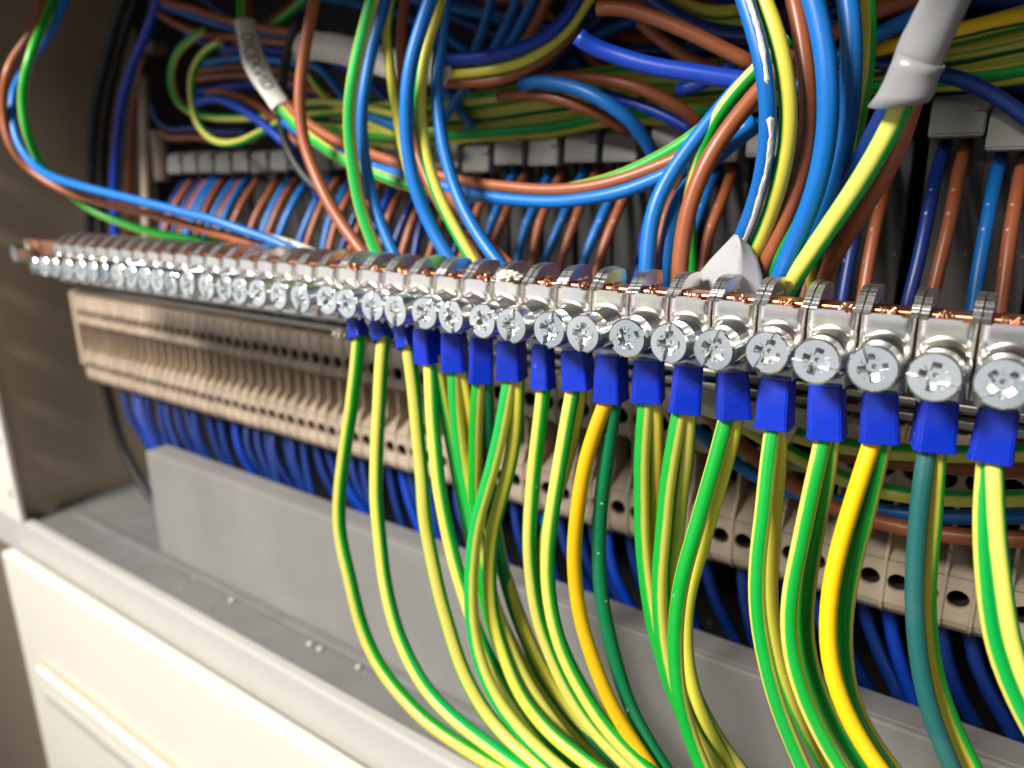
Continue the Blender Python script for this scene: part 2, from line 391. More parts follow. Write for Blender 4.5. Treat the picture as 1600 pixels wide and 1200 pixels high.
# --- clamp meshes (shared)
def clamp_body():
    W2, rc, yb = 0.00392, 0.0013, 0.0030
    path = []
    path.append((-W2, yb)); path.append((-W2, yb * .55 + rc * .3))
    for k in range(6):
        a = math.pi + k / 5 * math.pi / 2; path.append((-W2 + rc + rc * math.cos(a), rc + rc * math.sin(a)))
    nfl = 18
    for k in range(1, nfl): path.append((-W2 + rc + (2 * W2 - 2 * rc) * k / nfl, 0.0))
    for k in range(6):
        a = 1.5 * math.pi + k / 5 * math.pi / 2; path.append((W2 - rc + rc * math.cos(a), rc + rc * math.sin(a)))
    path.append((W2, yb * .55 + rc * .3)); path.append((W2, yb))
    n = len(path); NZ = 34
    th = 0.0008
    V = []; Fc = []
    def zt(x):                                  # notched upper lip
        return 0.00022 if abs(x + 0.0003) < 0.0021 else -0.00012
    def zb(x):                                  # tongue at the bottom
        a = abs(x); return -0.0129 if a < 0.0024 else -0.0129 + min(1, (a - 0.0024) / 0.0010) * 0.0011
    def disp(x, z, y):
        if y > 0.0006: return 0.0
        d = math.hypot(x, (z + 0.0066))
        t = max(0.0, min(1.0, (0.0043 - d) / 0.0017)); t = t * t * (3 - 2 * t)
        lean = max(0, min(1, (-z - 0.0098) / 0.003)) * 0.0004
        return -0.0017 * t + lean - 0.00022 * math.exp(-((z + 0.0025) / 0.0013) ** 2)
    for layer in (0, 1):
        for i, (x, y) in enumerate(path):
            a = Vector((*path[max(0, i - 1)], 0)); b = Vector((*path[min(n - 1, i + 1)], 0)); t = (b - a).normalized()
            nx, ny = -t.y * th * layer, t.x * th * layer
            for k in range(NZ):
                s = k / (NZ - 1); z = zt(x) + (zb(x) - zt(x)) * s
                V.append((x + nx, y + ny + disp(x, z, y), z))
    L = n * NZ
    for i in range(n - 1):
        for k in range(NZ - 1):
            a, b, c, d = i * NZ + k, (i + 1) * NZ + k, (i + 1) * NZ + k + 1, i * NZ + k + 1
            Fc.append((a, d, c, b)); Fc.append((L + a, L + b, L + c, L + d))
        for k in (0, NZ - 1):
            a, b = i * NZ + k, (i + 1) * NZ + k
            Fc.append((a, b, L + b, L + a) if k == 0 else (a, L + a, L + b, b))
    for i in (0, n - 1):
        for k in range(NZ - 1):
            a, d = i * NZ + k, i * NZ + k + 1
            Fc.append((a, L + a, L + d, d) if i == 0 else (a, d, L + d, L + a))
    me = bpy.data.meshes.new('body'); me.from_pydata(V, [], Fc); me.materials.append(M['zinc'])
    me.polygons.foreach_set('use_smooth', [True] * len(me.polygons))
    bm = bmesh.new(); bm.from_mesh(me)
    for e in bm.edges:
        if len(e.link_faces) == 2 and e.calc_face_angle() > 0.7: e.smooth = False
    bm.to_mesh(me); bm.free()
    return me
def side_wall(seed):
    """hook-shaped cheek: rises over the copper bar and comes down behind it; ragged sheared edge"""
    rnd = random.Random(seed)
    top = [(0.0013, -0.0002), (0.0024, 0.0005), (0.0036, 0.0015), (0.0050, 0.0026), (0.0066, 0.0032), (0.0084, 0.0034), (0.0106, 0.0034), (0.0124, 0.0030), (0.0130, 0.0018), (0.0130, -0.003)]
    P = []
    for i in range(len(top) - 1):
        a, b = top[i], top[i + 1]
        for k in range(6):
            t = k / 6; P.append((a[0] + (b[0] - a[0]) * t + rnd.uniform(-1, 1) * .00004, a[1] + (b[1] - a[1]) * t + rnd.uniform(-1, 1) * .00005))
    P += [top[-1], (0.0112, -0.003), (0.0112, 0.0009), (0.0033, 0.0009), (0.0033, -0.0112), (0.0013, -0.0112)]
    bm = bmesh.new(); bm_prism(bm, P, 0, 0.0011)
    bmesh.ops.recalc_face_normals(bm, faces=bm.faces)
    me = bpy.data.meshes.new('side_wall'); bm.faces.ensure_lookup_table()
    for f in bm.faces: f.material_index = 1 if abs(f.normal.x) < 0.5 else 0
    bm.to_mesh(me); bm.free()
    me.materials.append(M['zinc']); me.materials.append(M['cut'])
    return me
def screw_mesh(seed):
    """axis along -y, head face at y=0, shank behind"""
    rnd = random.Random(seed)
    R = 0.00355; NT, NR = 160, 56
    V = []; Fc = []
    cross_ang = rnd.uniform(-.2, .2)
    half = rnd.random() < 0.35
    def depth(x, z):
        r = math.hypot(x, z)
        d = 0.00004 * (r / R) ** 2
        if abs(x) < 0.00058 and not (half and z > 0.0004): d = max(d, 0.00085)
        c, s = math.cos(cross_ang), math.sin(cross_ang); u, v = c * x + s * z, -s * x + c * z
        for p, q in ((u, v), (v, u)):
            if abs(p) < 0.00060 and abs(q) < 0.0021: d = max(d, 0.00140 - 0.5 * max(0, abs(q) - 0.0011))
        if r < 0.0012: d = max(d, 0.0015 - r * 0.25)
        u2, v2 = (u + v) * .7071, (u - v) * .7071
        for p, q in ((u2, v2), (v2, u2)):
            if abs(p) < 0.00020 and 0.0006 < abs(q) < 0.0019: d = max(d, 0.00035)
        if r > R * 0.93: d += (r - R * 0.93) * 0.9
        return d
    for i in range(1, NR + 1):
        r = R * i / NR
        for j in range(NT):
            a = 2 * math.pi * j / NT; x, z = r * math.cos(a), r * math.sin(a)
            V.append((x, depth(x, z), z))
    c0 = len(V); V.append((0, 0.0011, 0))
    for j in range(NT): Fc.append((c0, j, (j + 1) % NT))
    for i in range(NR - 1):
        for j in range(NT):
            k = (j + 1) % NT; Fc.append((i * NT + j, (i + 1) * NT + j, (i + 1) * NT + k, i * NT + k))
    prof = [(R, 0.0022), (R * 1.0, 0.0034), (R * .93, 0.0037)]
    y = 0.0037
    while y < 0.0082:
        prof += [(R * .90, y + 0.0002), (R * .98, y + 0.0005), (R * .90, y + 0.0008)]; y += 0.0009
    base = (NR - 1) * NT
    for r, yy in prof:
        nb = len(V)
        slot = yy < 0.0005
        for j in range(NT):
            a = 2 * math.pi * j / NT; V.append((r * math.cos(a), yy, r * math.sin(a)))
        for j in range(NT):
            k = (j + 1) % NT; Fc.append((base + j, nb + j, nb + k, base + k))
        base = nb
    me = bpy.data.meshes.new('screw'); me.from_pydata(V, [], Fc); me.materials.append(M['screw'])
    return me
BODY = clamp_body(); WALLS = [side_wall(s) for s in range(4)]; SCREWS = [screw_mesh(s) for s in range(6)]
HEADY = {17: -.009, 16: -.008, 15: -.008, 14: -.0058, 13: -.0085, 12: -.008, 11: -.008, 10: -.0095, 9: -.0085, 8: -.0095, 7: -.0085, 6: -.0085, 5: -.008, 4: -.0085, 3: -.0075, 2: -.008, 1: -.007}
SLOT = {17: 100, 16: 160, 15: 100, 14: 25, 13: 20, 12: 5, 11: 65, 10: 0, 9: 15, 8: 12, 7: 60, 6: -12, 5: 40, 4: 5, 3: 0, 2: 75, 1: 55}
N0, N1 = -18, 19
for n in range(N0, N1 + 1):
    c = thing('screw_clamp', 'zinc plated screw clamp, %s from the bare copper end of the busbar' % ordinal(n - N0), 'clamp',
              (PITCH * (n + .5), 0, 0), 'screw clamps along the busbar')
    c.rotation_euler = (random.uniform(-.02, .02), random.uniform(-.012, .012), random.uniform(-.008, .008))
    child(BODY, 'body', c)
    child(WALLS[n % 4], 'side_wall', c, (-0.00388, 0, 0)); child(WALLS[(n + 1) % 4], 'side_wall', c, (0.00278, 0, 0))
    hy = HEADY.get(n, -0.0083 + random.uniform(-.0008, .0008))
    s = child(SCREWS[n % 6], 'screw', c, (0, hy, -0.0066), (random.uniform(-.05, .05), math.radians(SLOT.get(n, random.uniform(0, 180))), random.uniform(-.05, .05)))
    s.rotation_mode = 'YXZ'
# end bolt of the bar
eb = thing('end_bolt', 'steel bolt with washer at the bare copper end of the busbar', 'bolt', (-0.1708, 0.0034, -0.0045))
bm = bmesh.new()
bmesh.ops.create_cone(bm, cap_ends=True, segments=24, radius1=0.0042, radius2=0.0042, depth=0.0009, matrix=Matrix.Translation((0, -0.0006, 0)) @ Matrix.Rotation(math.pi / 2, 4, 'X'))
from_bm('washer', bm, 'steel', eb)
bm = bmesh.new()
bmesh.ops.create_cone(bm, cap_ends=True, segments=6, radius1=0.0034, radius2=0.0033, depth=0.0045, matrix=Matrix.Translation((0, -0.0034, 0)) @ Matrix.Rotation(math.pi / 2, 4, 'X'))
from_bm('bolt_head', bm, 'screw', eb)
# paint residue on the clamps
for (x, y, Y, s, lab) in ((795, 433, 0.003, 0.0030, 'lump of white paint residue on top of a busbar clamp'), (533, 521, 0.004, 0.0026, 'white paint residue hanging under the clamps beside the first ferrule')):
    p = at(x, y, Y); bm = bmesh.new(); bmesh.ops.create_icosphere(bm, subdivisions=4, radius=s)
    rnd = random.Random(3)
    for v in bm.verts:
        q = v.co * 900
        v.co *= 0.72 + 0.5 * noise.noise(q) + 0.25 * noise.noise(q * 3)
        v.co.z *= 0.55; v.co.x *= 1.15
    bmesh.ops.translate(bm, verts=bm.verts, vec=p)
    tag(from_bm('paint_residue', bm, 'putty', loc=p), lab, 'residue')

# ================================================================== EARTH WIRES IN BLUE FERRULES
def ferrule_mesh(a, b, h, seed):
    rnd = random.Random(seed)
    bm = bmesh.new()
    ch = 0.0007
    pl = [(-a + ch, -b), (a - ch * .4, -b), (a, -b + ch * .4), (a, b - ch), (a - ch, b), (-a + ch, b), (-a, b - ch), (-a, -b + ch)]
    rings = []
    for z, s in ((0, 0.90), (-h * .30, 0.96), (-h * .86, 1.00), (-h, 1.07), (-h + 0.0002, 0.97), (-h + 0.0012, 0.90)):
        rings.append([bm.verts.new((x * s, y * s, z)) for x, y in pl])
    for i in range(len(rings) - 1):
        for j in range(8): bm.faces.new((rings[i][j], rings[i + 1][j], rings[i + 1][(j + 1) % 8], rings[i][(j + 1) % 8]))
    bm.faces.new(rings[0][::-1]); bm.faces.new(rings[-1])
    bmesh.ops.recalc_face_normals(bm, faces=bm.faces)
    es = [e for e in bm.edges if len(e.link_faces) == 2 and e.calc_face_angle() > 0.35]
    bmesh.ops.bevel(bm, geom=es, offset=0.00022, segments=3, affect='EDGES')
    for f in bm.faces: f.smooth = True
    for e in bm.edges:
        if len(e.link_faces) == 2 and e.calc_face_angle() > 0.5: e.smooth = False
    me = bpy.data.meshes.new('ferrule_collar'); bm.to_mesh(me); bm.free(); me.materials.append(M['ferr']); return me
FS = ferrule_mesh(0.0022, 0.0022, 0.0064, 1); FT = ferrule_mesh(0.0028, 0.0032, 0.0080, 2)
def strands():
    bm = bmesh.new(); rnd = random.Random(5)
    for i in range(11):
        x, y = rnd.uniform(-.0012, .0012), rnd.uniform(-.0006, .0006)
        m4 = Matrix.Translation((x, y, rnd.uniform(-.0004, .0003))) @ Matrix.Rotation(rnd.uniform(-.7, .7), 4, 'X') @ Matrix.Rotation(rnd.uniform(-.8, .8), 4, 'Y')
        bmesh.ops.create_cone(bm, cap_ends=True, segments=7, radius1=0.00015, radius2=0.00015, depth=0.0015, matrix=m4)
    me = bpy.data.meshes.new('copper_strands'); bm.to_mesh(me); bm.free(); me.materials.append(M['copper']); return me
STR = strands()
# ferrule bottom pixel, yaw (deg), twin?, [wire: material, radius mm, phase, depth offsets, freq, points]
A = [(561, 527), (599, 530), (637, 542), (672, 565), (712, 577), (752, 594), (800, 590), (849, 606), (905, 605), (955, 624), (1013, 624), (1070, 639), (1145, 649), (1210, 664), (1292, 680), (1374, 685), (1456, 697), (1548, 713)]
FR = [  # yaw, twin, height scale
    (0, 0, .62), (5, 0, .66), (0, 0, .85), (-6, 1, .82), (22, 1, .86), (34, 1, 1.0), (14, 1, .86), (0, 0, 1.1), (10, 1, .88), (4, 1, 1.18), (14, 1, .92), (20, 1, .98), (26, 1, .98), (2, 1, .95), (4, 1, 1.0), (8, 1, .98), (14, 1, 1.08), (0, 1, 1.0)]
WF = {
 0: [('gy', 1.85, 0.94, (0.001, -.004, -.010, -.014), [(561, 528), (556, 580), (546, 660), (534, 740), (528, 800), (532, 850), (549, 910), (566, 985), (592, 1041), (630, 1090), (675, 1135), (742, 1180), (800, 1212)])],
 1: [('gy', 1.75, 0.82, (0.001, -.004, -.010, -.014), [(599, 530), (595, 600), (588, 700), (587, 770), (592, 835), (602, 910), (619, 985), (645, 1045), (682, 1097), (724, 1135), (780, 1176), (840, 1216)])],
 2: [('gy', 1.75, 0.84, (0.001, -.004, -.010, -.013), [(639, 545), (648, 620), (655, 700), (660, 760), (667, 835), (682, 910), (701, 985), (724, 1052), (750, 1105), (780, 1142), (817, 1176), (862, 1212)])],
 3: [('gy', 1.95, 0.87, (0.0, -.003, -.006, -.008), [(672, 567), (675, 640), (682, 720), (694, 809), (712, 884), (728, 940), (750, 1000), (775, 1055), (808, 1107), (850, 1162), (900, 1215)]),
     ('gyw', 1.8, 0.1, (0.003, .003, .003, .002), [(688, 568), (698, 640), (711, 720), (727, 800), (742, 860), (765, 930), (795, 1000), (835, 1070), (880, 1130), (950, 1205)])],
 4: [('gy', 1.95, 0.1, (0.0, -.001, -.003, -.004), [(708, 578), (713, 650), (723, 730), (738, 800), (752, 870), (770, 940), (795, 1010), (830, 1080), (880, 1150), (935, 1212)]),
     ('gyw', 1.8, 0.8, (0.003, .004, .004, .004), [(727, 579), (735, 650), (745, 730), (757, 800), (775, 860), (799, 930), (820, 985), (858, 1068), (905, 1130), (975, 1208)])],
 5: [('gy', 1.95, 0.14, (0.0, -.001, -.003, -.005), [(747, 596), (743, 680), (741, 750), (745, 830), (754, 910), (770, 980), (797, 1050), (835, 1115), (880, 1165), (940, 1220)]),
     ('dkg', 1.8, 0.0, (0.003, .004, .004, .003), [(766, 597), (764, 680), (766, 760), (776, 850), (797, 930), (818, 992), (856, 1075), (895, 1125), (960, 1195), (990, 1220)])],
 6: [('gy', 2.0, 0.12, (0.0, -.006, -.012, -.014), [(795, 592), (786, 660), (772, 720), (757, 770), (741, 835), (735, 910), (739, 985), (750, 1045), (776, 1097), (810, 1142), (855, 1184), (900, 1220)]),
     ('gyw', 1.95, 0.8, (0.002, -.002, -.006, -.010), [(814, 592), (806, 680), (794, 740), (779, 790), (768, 840), (764, 910), (772, 975), (791, 1037), (817, 1097), (855, 1142), (907, 1185), (950, 1215)])],
 7: [('gy', 1.95, 0.9, (0.001, -.002, -.004, -.006), [(849, 608), (842, 680), (832, 760), (828, 835), (832, 925), (851, 1000), (877, 1060), (911, 1120), (960, 1176), (1000, 1215)])],
 8: [('gy', 2.0, 0.88, (0.0, -.006, -.009, -.010), [(891, 606), (883, 675), (872, 740), (860, 812), (855, 887), (857, 940), (867, 990), (889, 1045), (922, 1105), (960, 1154), (997, 1191), (1030, 1220)]),
     ('gyw', 1.8, 0.25, (0.003, .001, -.001, -.004), [(908, 606), (899, 660), (885, 720), (866, 780), (850, 840), (846, 900), (858, 960), (880, 1020), (915, 1085), (955, 1140), (1020, 1210)])],
 9: [('yel', 2.1, .45, (0.0, -.004, -.007, -.009), [(944, 625), (927, 675), (912, 735), (902, 800), (896, 875), (900, 935), (910, 985), (930, 1045), (964, 1120), (1005, 1184), (1030, 1220)], 1),
     ('dkg', 2.0, .02, (0.002, .0, -.003, -.006), [(963, 626), (953, 690), (943, 750), (936, 825), (936, 890), (941, 940), (950, 990), (967, 1060), (994, 1127), (1024, 1180), (1052, 1220)], 1)],
 10: [('gy', 2.1, 0.13, (0.0, -.002, -.004, -.005), [(1007, 625), (1004, 700), (1001, 775), (1003, 850), (1010, 910), (1020, 975), (1034, 1035), (1055, 1095), (1085, 1150), (1130, 1215)]),
      ('gyw', 1.9, 0.2, (0.003, .002, .001, .0), [(1028, 626), (1026, 700), (1022, 775), (1022, 850), (1026, 910), (1036, 985), (1052, 1045), (1080, 1110), (1120, 1165), (1160, 1215)])],
 11: [('gy', 2.1, 0.12, (0.0, -.003, -.006, -.007), [(1059, 640), (1051, 700), (1041, 775), (1034, 850), (1030, 920), (1031, 985), (1042, 1050), (1062, 1110), (1092, 1165), (1135, 1218)]),
      ('gy', 1.95, 0.22, (0.003, .001, -.001, -.003), [(1080, 641), (1071, 725), (1061, 800), (1053, 870), (1052, 940), (1060, 1005), (1078, 1070), (1105, 1130), (1145, 1190), (1170, 1222)])],
 12: [('gyg', 2.25, 0.0, (0.0, -.006, -.011, -.013), [(1132, 650), (1116, 725), (1096, 795), (1079, 855), (1062, 925), (1053, 1000), (1058, 1071), (1072, 1135), (1094, 1191), (1108, 1222)]),
      ('gyw', 2.0, 0.22, (0.003, .0, -.003, -.004), [(1153, 651), (1138, 710), (1118, 780), (1097, 850), (1078, 920), (1068, 990), (1076, 1060), (1096, 1120), (1128, 1180), (1152, 1220)])],
 13: [('gy', 2.15, 0.0, (0.0, -.005, -.009, -.011), [(1207, 666), (1199, 733), (1192, 790), (1186, 845), (1181, 910), (1184, 985), (1196, 1041), (1217, 1110), (1247, 1180), (1262, 1215)]),
      ('gyw', 1.9, 0.2, (0.003, .001, -.001, -.003), [(1222, 667), (1216, 733), (1209, 800), (1204, 860), (1202, 930), (1208, 1000), (1224, 1065), (1254, 1130), (1290, 1195), (1305, 1220)])],
 14: [('gy', 2.15, 0.96, (0.0, -.005, -.010, -.012), [(1284, 682), (1272, 750), (1256, 825), (1241, 895), (1231, 955), (1233, 1022), (1251, 1090), (1277, 1142), (1307, 1191), (1328, 1222)]),
      ('gyg', 1.95, 0.08, (0.003, .0, -.003, -.005), [(1302, 683), (1293, 750), (1280, 812), (1266, 880), (1257, 945), (1256, 1000), (1267, 1055), (1291, 1110), (1319, 1157), (1360, 1215)])],
 15: [('yel', 2.3, .48, (0.0, -.005, -.010, -.012), [(1358, 687), (1340, 755), (1321, 825), (1303, 890), (1291, 945), (1286, 1004), (1297, 1060), (1319, 1116), (1349, 1165), (1371, 1195), (1392, 1225)], 1),
      ('gyg', 2.0, .06, (0.003, .0, -.004, -.006), [(1383, 688), (1366, 755), (1351, 812), (1334, 880), (1318, 950), (1315, 1022), (1324, 1079), (1341, 1127), (1366, 1165), (1410, 1220)])],
 16: [('teal', 2.35, .0, (0.0, -.004, -.008, -.010), [(1445, 699), (1439, 762), (1432, 835), (1427, 900), (1427, 960), (1432, 1022), (1446, 1090), (1465, 1148), (1486, 1198), (1500, 1226)], 1),
      ('gyw', 2.0, .30, (0.003, .0, -.003, -.005), [(1470, 700), (1462, 762), (1454, 835), (1448, 905), (1447, 970), (1455, 1035), (1473, 1105), (1500, 1165), (1530, 1220)])],
 17: [('gy', 2.3, 0.25, (0.0, -.003, -.006, -.008), [(1553, 715), (1555, 775), (1557, 850), (1561, 900), (1570, 966), (1590, 1045), (1620, 1110), (1655, 1175)]),
      ('gyg', 2.1, 0.92, (0.002, .0, -.002, -.004), [(1538, 714), (1535, 775), (1535, 850), (1540, 920), (1550, 990), (1568, 1060), (1598, 1125), (1640, 1190)])],
}
LOOK = {0: 'single green-yellow earth wire in the shortest blue ferrule, beside the empty clamps', 1: 'single yellow, dark-edged earth wire in the second ferrule from the empty clamps',
        2: 'single yellow and dark green earth wire in the third ferrule from the empty clamps', 7: 'single green-yellow earth wire in a narrow blue ferrule, eighth from the empty clamps',
        9: 'plain bright yellow wire and dark green wire sharing a scuffed blue ferrule', 15: 'thick bright yellow wire and green-yellow wire sharing a faceted blue ferrule',
        16: 'dull teal wire and yellow wire sharing one large blue ferrule'}
for i in range(18):
    n = i + 1
    top = Vector((PITCH * (n + .5), 0.0018, -0.0122)); bot = at(*A[i], 0.0016 if len(WF[i]) > 1 else 0.0008)
    ax = (bot - top); L = ax.length
    yaw, twin, hs = FR[i]
    lab = LOOK.get(i) or 'green-yellow earth wire pair in the %s blue ferrule from the empty clamps' % ORD[i]
    t = thing('earth_wire_pair' if len(WF[i]) > 1 else 'earth_wire_with_ferrule', lab, 'wire pair' if len(WF[i]) > 1 else 'wire', bot, 'earth wires hanging from the busbar clamps')
    me = FT if twin else FS; h0 = 0.0080 if twin else 0.0064
    q = (-ax).to_track_quat('Z', 'Y')
    c = child(me, 'ferrule_collar', t, top - bot, (0, 0, 0))
    q = Vector((0, 0, -1)).rotation_difference(ax.normalized()) @ Matrix.Rotation(math.radians(yaw), 3, 'Z').to_quaternion()
    c.rotation_mode = 'QUATERNION'; c.rotation_quaternion = q; c.scale = (1, 1, (L + 0.0002) / h0)
    if twin and i in (3, 4, 5): c.scale = (0.95, 1.0, c.scale[2])
    child(STR, 'copper_strands', t, Vector((PITCH * (n + .5) + random.uniform(-.0006, .0012), 0.0023, 0.0002)) - bot, (0, 0, random.uniform(0, 3)))
    for e in WF[i]:
        # the wires gather where they enter the collar
        m, r, ph, Y, pts = e[:5]; fq = e[5] if len(e) > 5 else 2
        P = pxpath(pts, [min(Y[0] + 0.0006, 0.0027)] + list(Y[1:]), None, 'x'); P[0] = bot + (P[0] - bot) * 0.62; d = (P[1] - P[0]).normalized(); P.insert(0, P[0] - d * 0.002)
        path = spline(P, smooth=8)
        tube('wire', path, (1.74 - 0.0225 * i) * (0.96 + 0.04 * r / 2) * .001, m, t, phase=ph, freq=fq, sides=20, twist=random.uniform(-.12, .12))

# ================================================================== TERMINAL BLOCKS
def terminal_mesh():
    y0 = 0.050; w = 0.00595; fin = 0.0007
    bm = bmesh.new()
    def face_hole(x0, x1, z0, z1, y, cx, cz, r, depth, Ns=16):
        per = []; cir = []
        for k in range(Ns):
            a = 2 * math.pi * k / Ns + math.pi / Ns; c, s = math.cos(a), math.sin(a)
            m_ = max(abs(c), abs(s)); u, v = c / m_, s / m_
            if abs(u) > .86 and abs(v) > .38 and abs(v) < .75: v = math.copysign(min(1, abs(v) * 1.6), v)
            if abs(v) > .86 and abs(u) > .38 and abs(u) < .75: u = math.copysign(min(1, abs(u) * 1.6), u)
            per.append(bm.verts.new(((x0 + x1) / 2 + u * (x1 - x0) / 2, y, (z0 + z1) / 2 + v * (z1 - z0) / 2)))
            cir.append(bm.verts.new((cx + r * c, y, cz + r * s)))
        lip = [bm.verts.new((v.co.x, y + 0.0012, v.co.z)) for v in cir]
        inn = [bm.verts.new((v.co.x, y + depth, v.co.z)) for v in cir]
        for k in range(Ns):
            j = (k + 1) % Ns
            bm.faces.new((per[k], per[j], cir[j], cir[k])); bm.faces.new((cir[k], cir[j], lip[j], lip[k]))
            bm.faces.new((lip[k], lip[j], inn[j], inn[k])).material_index = 1      # metal clamp inside the entry
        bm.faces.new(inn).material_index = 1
    x0, x1 = fin, w
    # core solids (behind the pierced faces)
    def prism(P, a, b): bm_prism(bm, P, a, b)
    # upper beam shell: top, bottom (front is pierced)
    prism([(y0 + 0.0002, -0.0338), (y0 + 0.012, -0.0330), (y0 + 0.012, -0.0346), (y0 + 0.0002, -0.0350)], x0, x1)
    prism([(y0 + 0.0002, -0.0472), (y0 + 0.012, -0.0472), (y0 + 0.012, -0.0484), (y0 + 0.0012, -0.0484)], x0, x1)
    face_hole(x0, x1, -0.0472, -0.0350, y0 + 0.0001, (x0 + x1) / 2, -0.0424, 0.00232, 0.012)
    # recess back wall, its dark colour standing in for the shade in there
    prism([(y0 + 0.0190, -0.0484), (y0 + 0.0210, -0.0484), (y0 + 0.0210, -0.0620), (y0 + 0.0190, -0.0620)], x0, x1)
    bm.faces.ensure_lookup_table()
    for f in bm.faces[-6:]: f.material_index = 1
    # slanted ledge and lower beam
    prism([(y0 + 0.0100, -0.0580), (y0 + 0.0100, -0.0640), (y0 + 0.0004, -0.0648), (y0 + 0.0004, -0.0640)], x0, x1)
    face_hole(x0, x1, -0.0755, -0.0648, y0 + 0.0001, (x0 + x1) / 2, -0.0700, 0.00228, 0.012)
    prism([(y0 + 0.0002, -0.0755), (y0 + 0.012, -0.0755), (y0 + 0.012, -0.0790), (y0 + 0.0026, -0.0790), (y0 + 0.0008, -0.0772)], x0, x1)
    # fin (separating wall) with stepped front outline
    P = [(y0 - 0.0003, -0.0334), (y0 + 0.022, -0.0318), (y0 + 0.022, -0.0795), (y0 + 0.0028, -0.0795), (y0 + 0.0004, -0.0775), (y0 - 0.0003, -0.0757),
         (y0 - 0.0003, -0.0640), (y0 + 0.0012, -0.0600), (y0 + 0.0020, -0.0596), (y0 + 0.0024, -0.0585), (y0 + 0.0024, -0.0500), (y0 + 0.0016, -0.0496), (y0 - 0.0003, -0.0478)]
    prism(P, 0, fin)
    bmesh.ops.recalc_face_normals(bm, faces=bm.faces)
    me = bpy.data.meshes.new('terminal_block'); 
    for v in bm.verts: v.co.y -= 0.05; v.co.z += 0.056
    bm.to_mesh(me); bm.free(); me.materials.append(M['beige']); me.materials.append(M['cage_shade']); return me
TM = terminal_mesh()
x = -0.2475; k = 0
while x < 0.205:
    o = bpy.data.objects.new('terminal_block', TM); COL.objects.link(o); o.location = (x, 0.05 + random.uniform(-.0002, .0002), -0.056 + random.uniform(-.00015, .00015))
    tag(o, 'beige rail terminal block in the long row under the busbar', 'terminal', 'beige terminal blocks in one row')
    x += 0.0060; k += 1
# end plate of the row and the carrier rail above it
ep = box('end_plate', 'beige', -0.2515, -0.2480, 0.0494, 0.072, -0.0700, -0.0318, 0.0008)
tag(ep, 'beige end plate closing the terminal row beside the cabinet wall', 'end plate')
rl = thing('mounting_rail', 'dull steel rail with two ridges running above the beige terminals', 'rail', (0, 0.053, -0.031))
part('flange', 'steel', -0.252, 0.21, 0.0560, 0.0720, -0.0300, -0.0288, 0.0004, rl)
part('ridge', 'steel', -0.252, 0.21, 0.0520, 0.0555, -0.0318, -0.0298, 0.0004, rl)
part('ridge', 'steel', -0.252, 0.21, 0.0480, 0.0515, -0.0270, -0.0252, 0.0004, rl)
# blue wires leaving the terminals downwards
x = -0.236; i = 0
while x < 0.20:
    dx = 0.016 + random.uniform(-.004, .004); yy = 0.062 + random.uniform(-.003, .003)
    path = spline([(x, 0.064, -0.0770), (x + 0.001, yy, -0.086), (x + dx * .35, yy - .002, -0.097), (x + dx, yy + random.uniform(-.004, .004), -0.116), (x + dx * 1.6, yy + .004, -0.149)], 0.004)
    o = tube('blue_wire', path, 0.00170, 'navy' if random.random() < .9 else 'royal', sides=10)  # mostly navy: shade below the terminals put into the wire colour
    tag(o, 'blue wire slanting down from the beige terminals behind the grey plate', 'wire', 'blue wires under the terminals')
    x += 0.0060 * (1 if random.random() < .85 else 2); i += 1

# ================================================================== FUSE CARRIERS AND THEIR WIRES
def carrier_mesh():
    bm = bmesh.new()
    w = 0.0104
    P = [(0.0, 0.0006), (0.0006, 0.0), (0.012, 0.0), (0.012, 0.0088), (0.0028, 0.0088), (0.0008, 0.0072)]
    bm_prism(bm, P, -w / 2, w / 2)
    bmesh.ops.recalc_face_normals(bm, faces=bm.faces)
    bmesh.ops.bevel(bm, geom=list(bm.edges), offset=0.0003, segments=2, affect='EDGES')
    bm_box(bm, w / 2 - 0.0026, w / 2 + 0.0002, -0.0002, 0.004, 0.0052, 0.0075, 0.0005)
    me = bpy.data.meshes.new('carrier'); bm.to_mesh(me); bm.free(); me.materials.append(M['grey']); return me
CM = carrier_mesh()
bm = bmesh.new(); bm_box(bm, -0.0058, 0.0058, 0.009, 0.034, -0.052, 0.004, 0.0006); BMh = bpy.data.meshes.new('holder'); bm.to_mesh(BMh); bm.free(); BMh.materials.append(M['dgrey'])
caps = [0.0014 - 0.01204 * k for k in range(14, 0, -1)] + [0.0014, 0.0140, 0.0266, 0.0392, 0.0516, 0.0660, 0.0790, 0.0916, 0.1040, 0.1166, 0.1311, 0.1420, 0.1546, 0.1672]
RAND = random.Random(11)
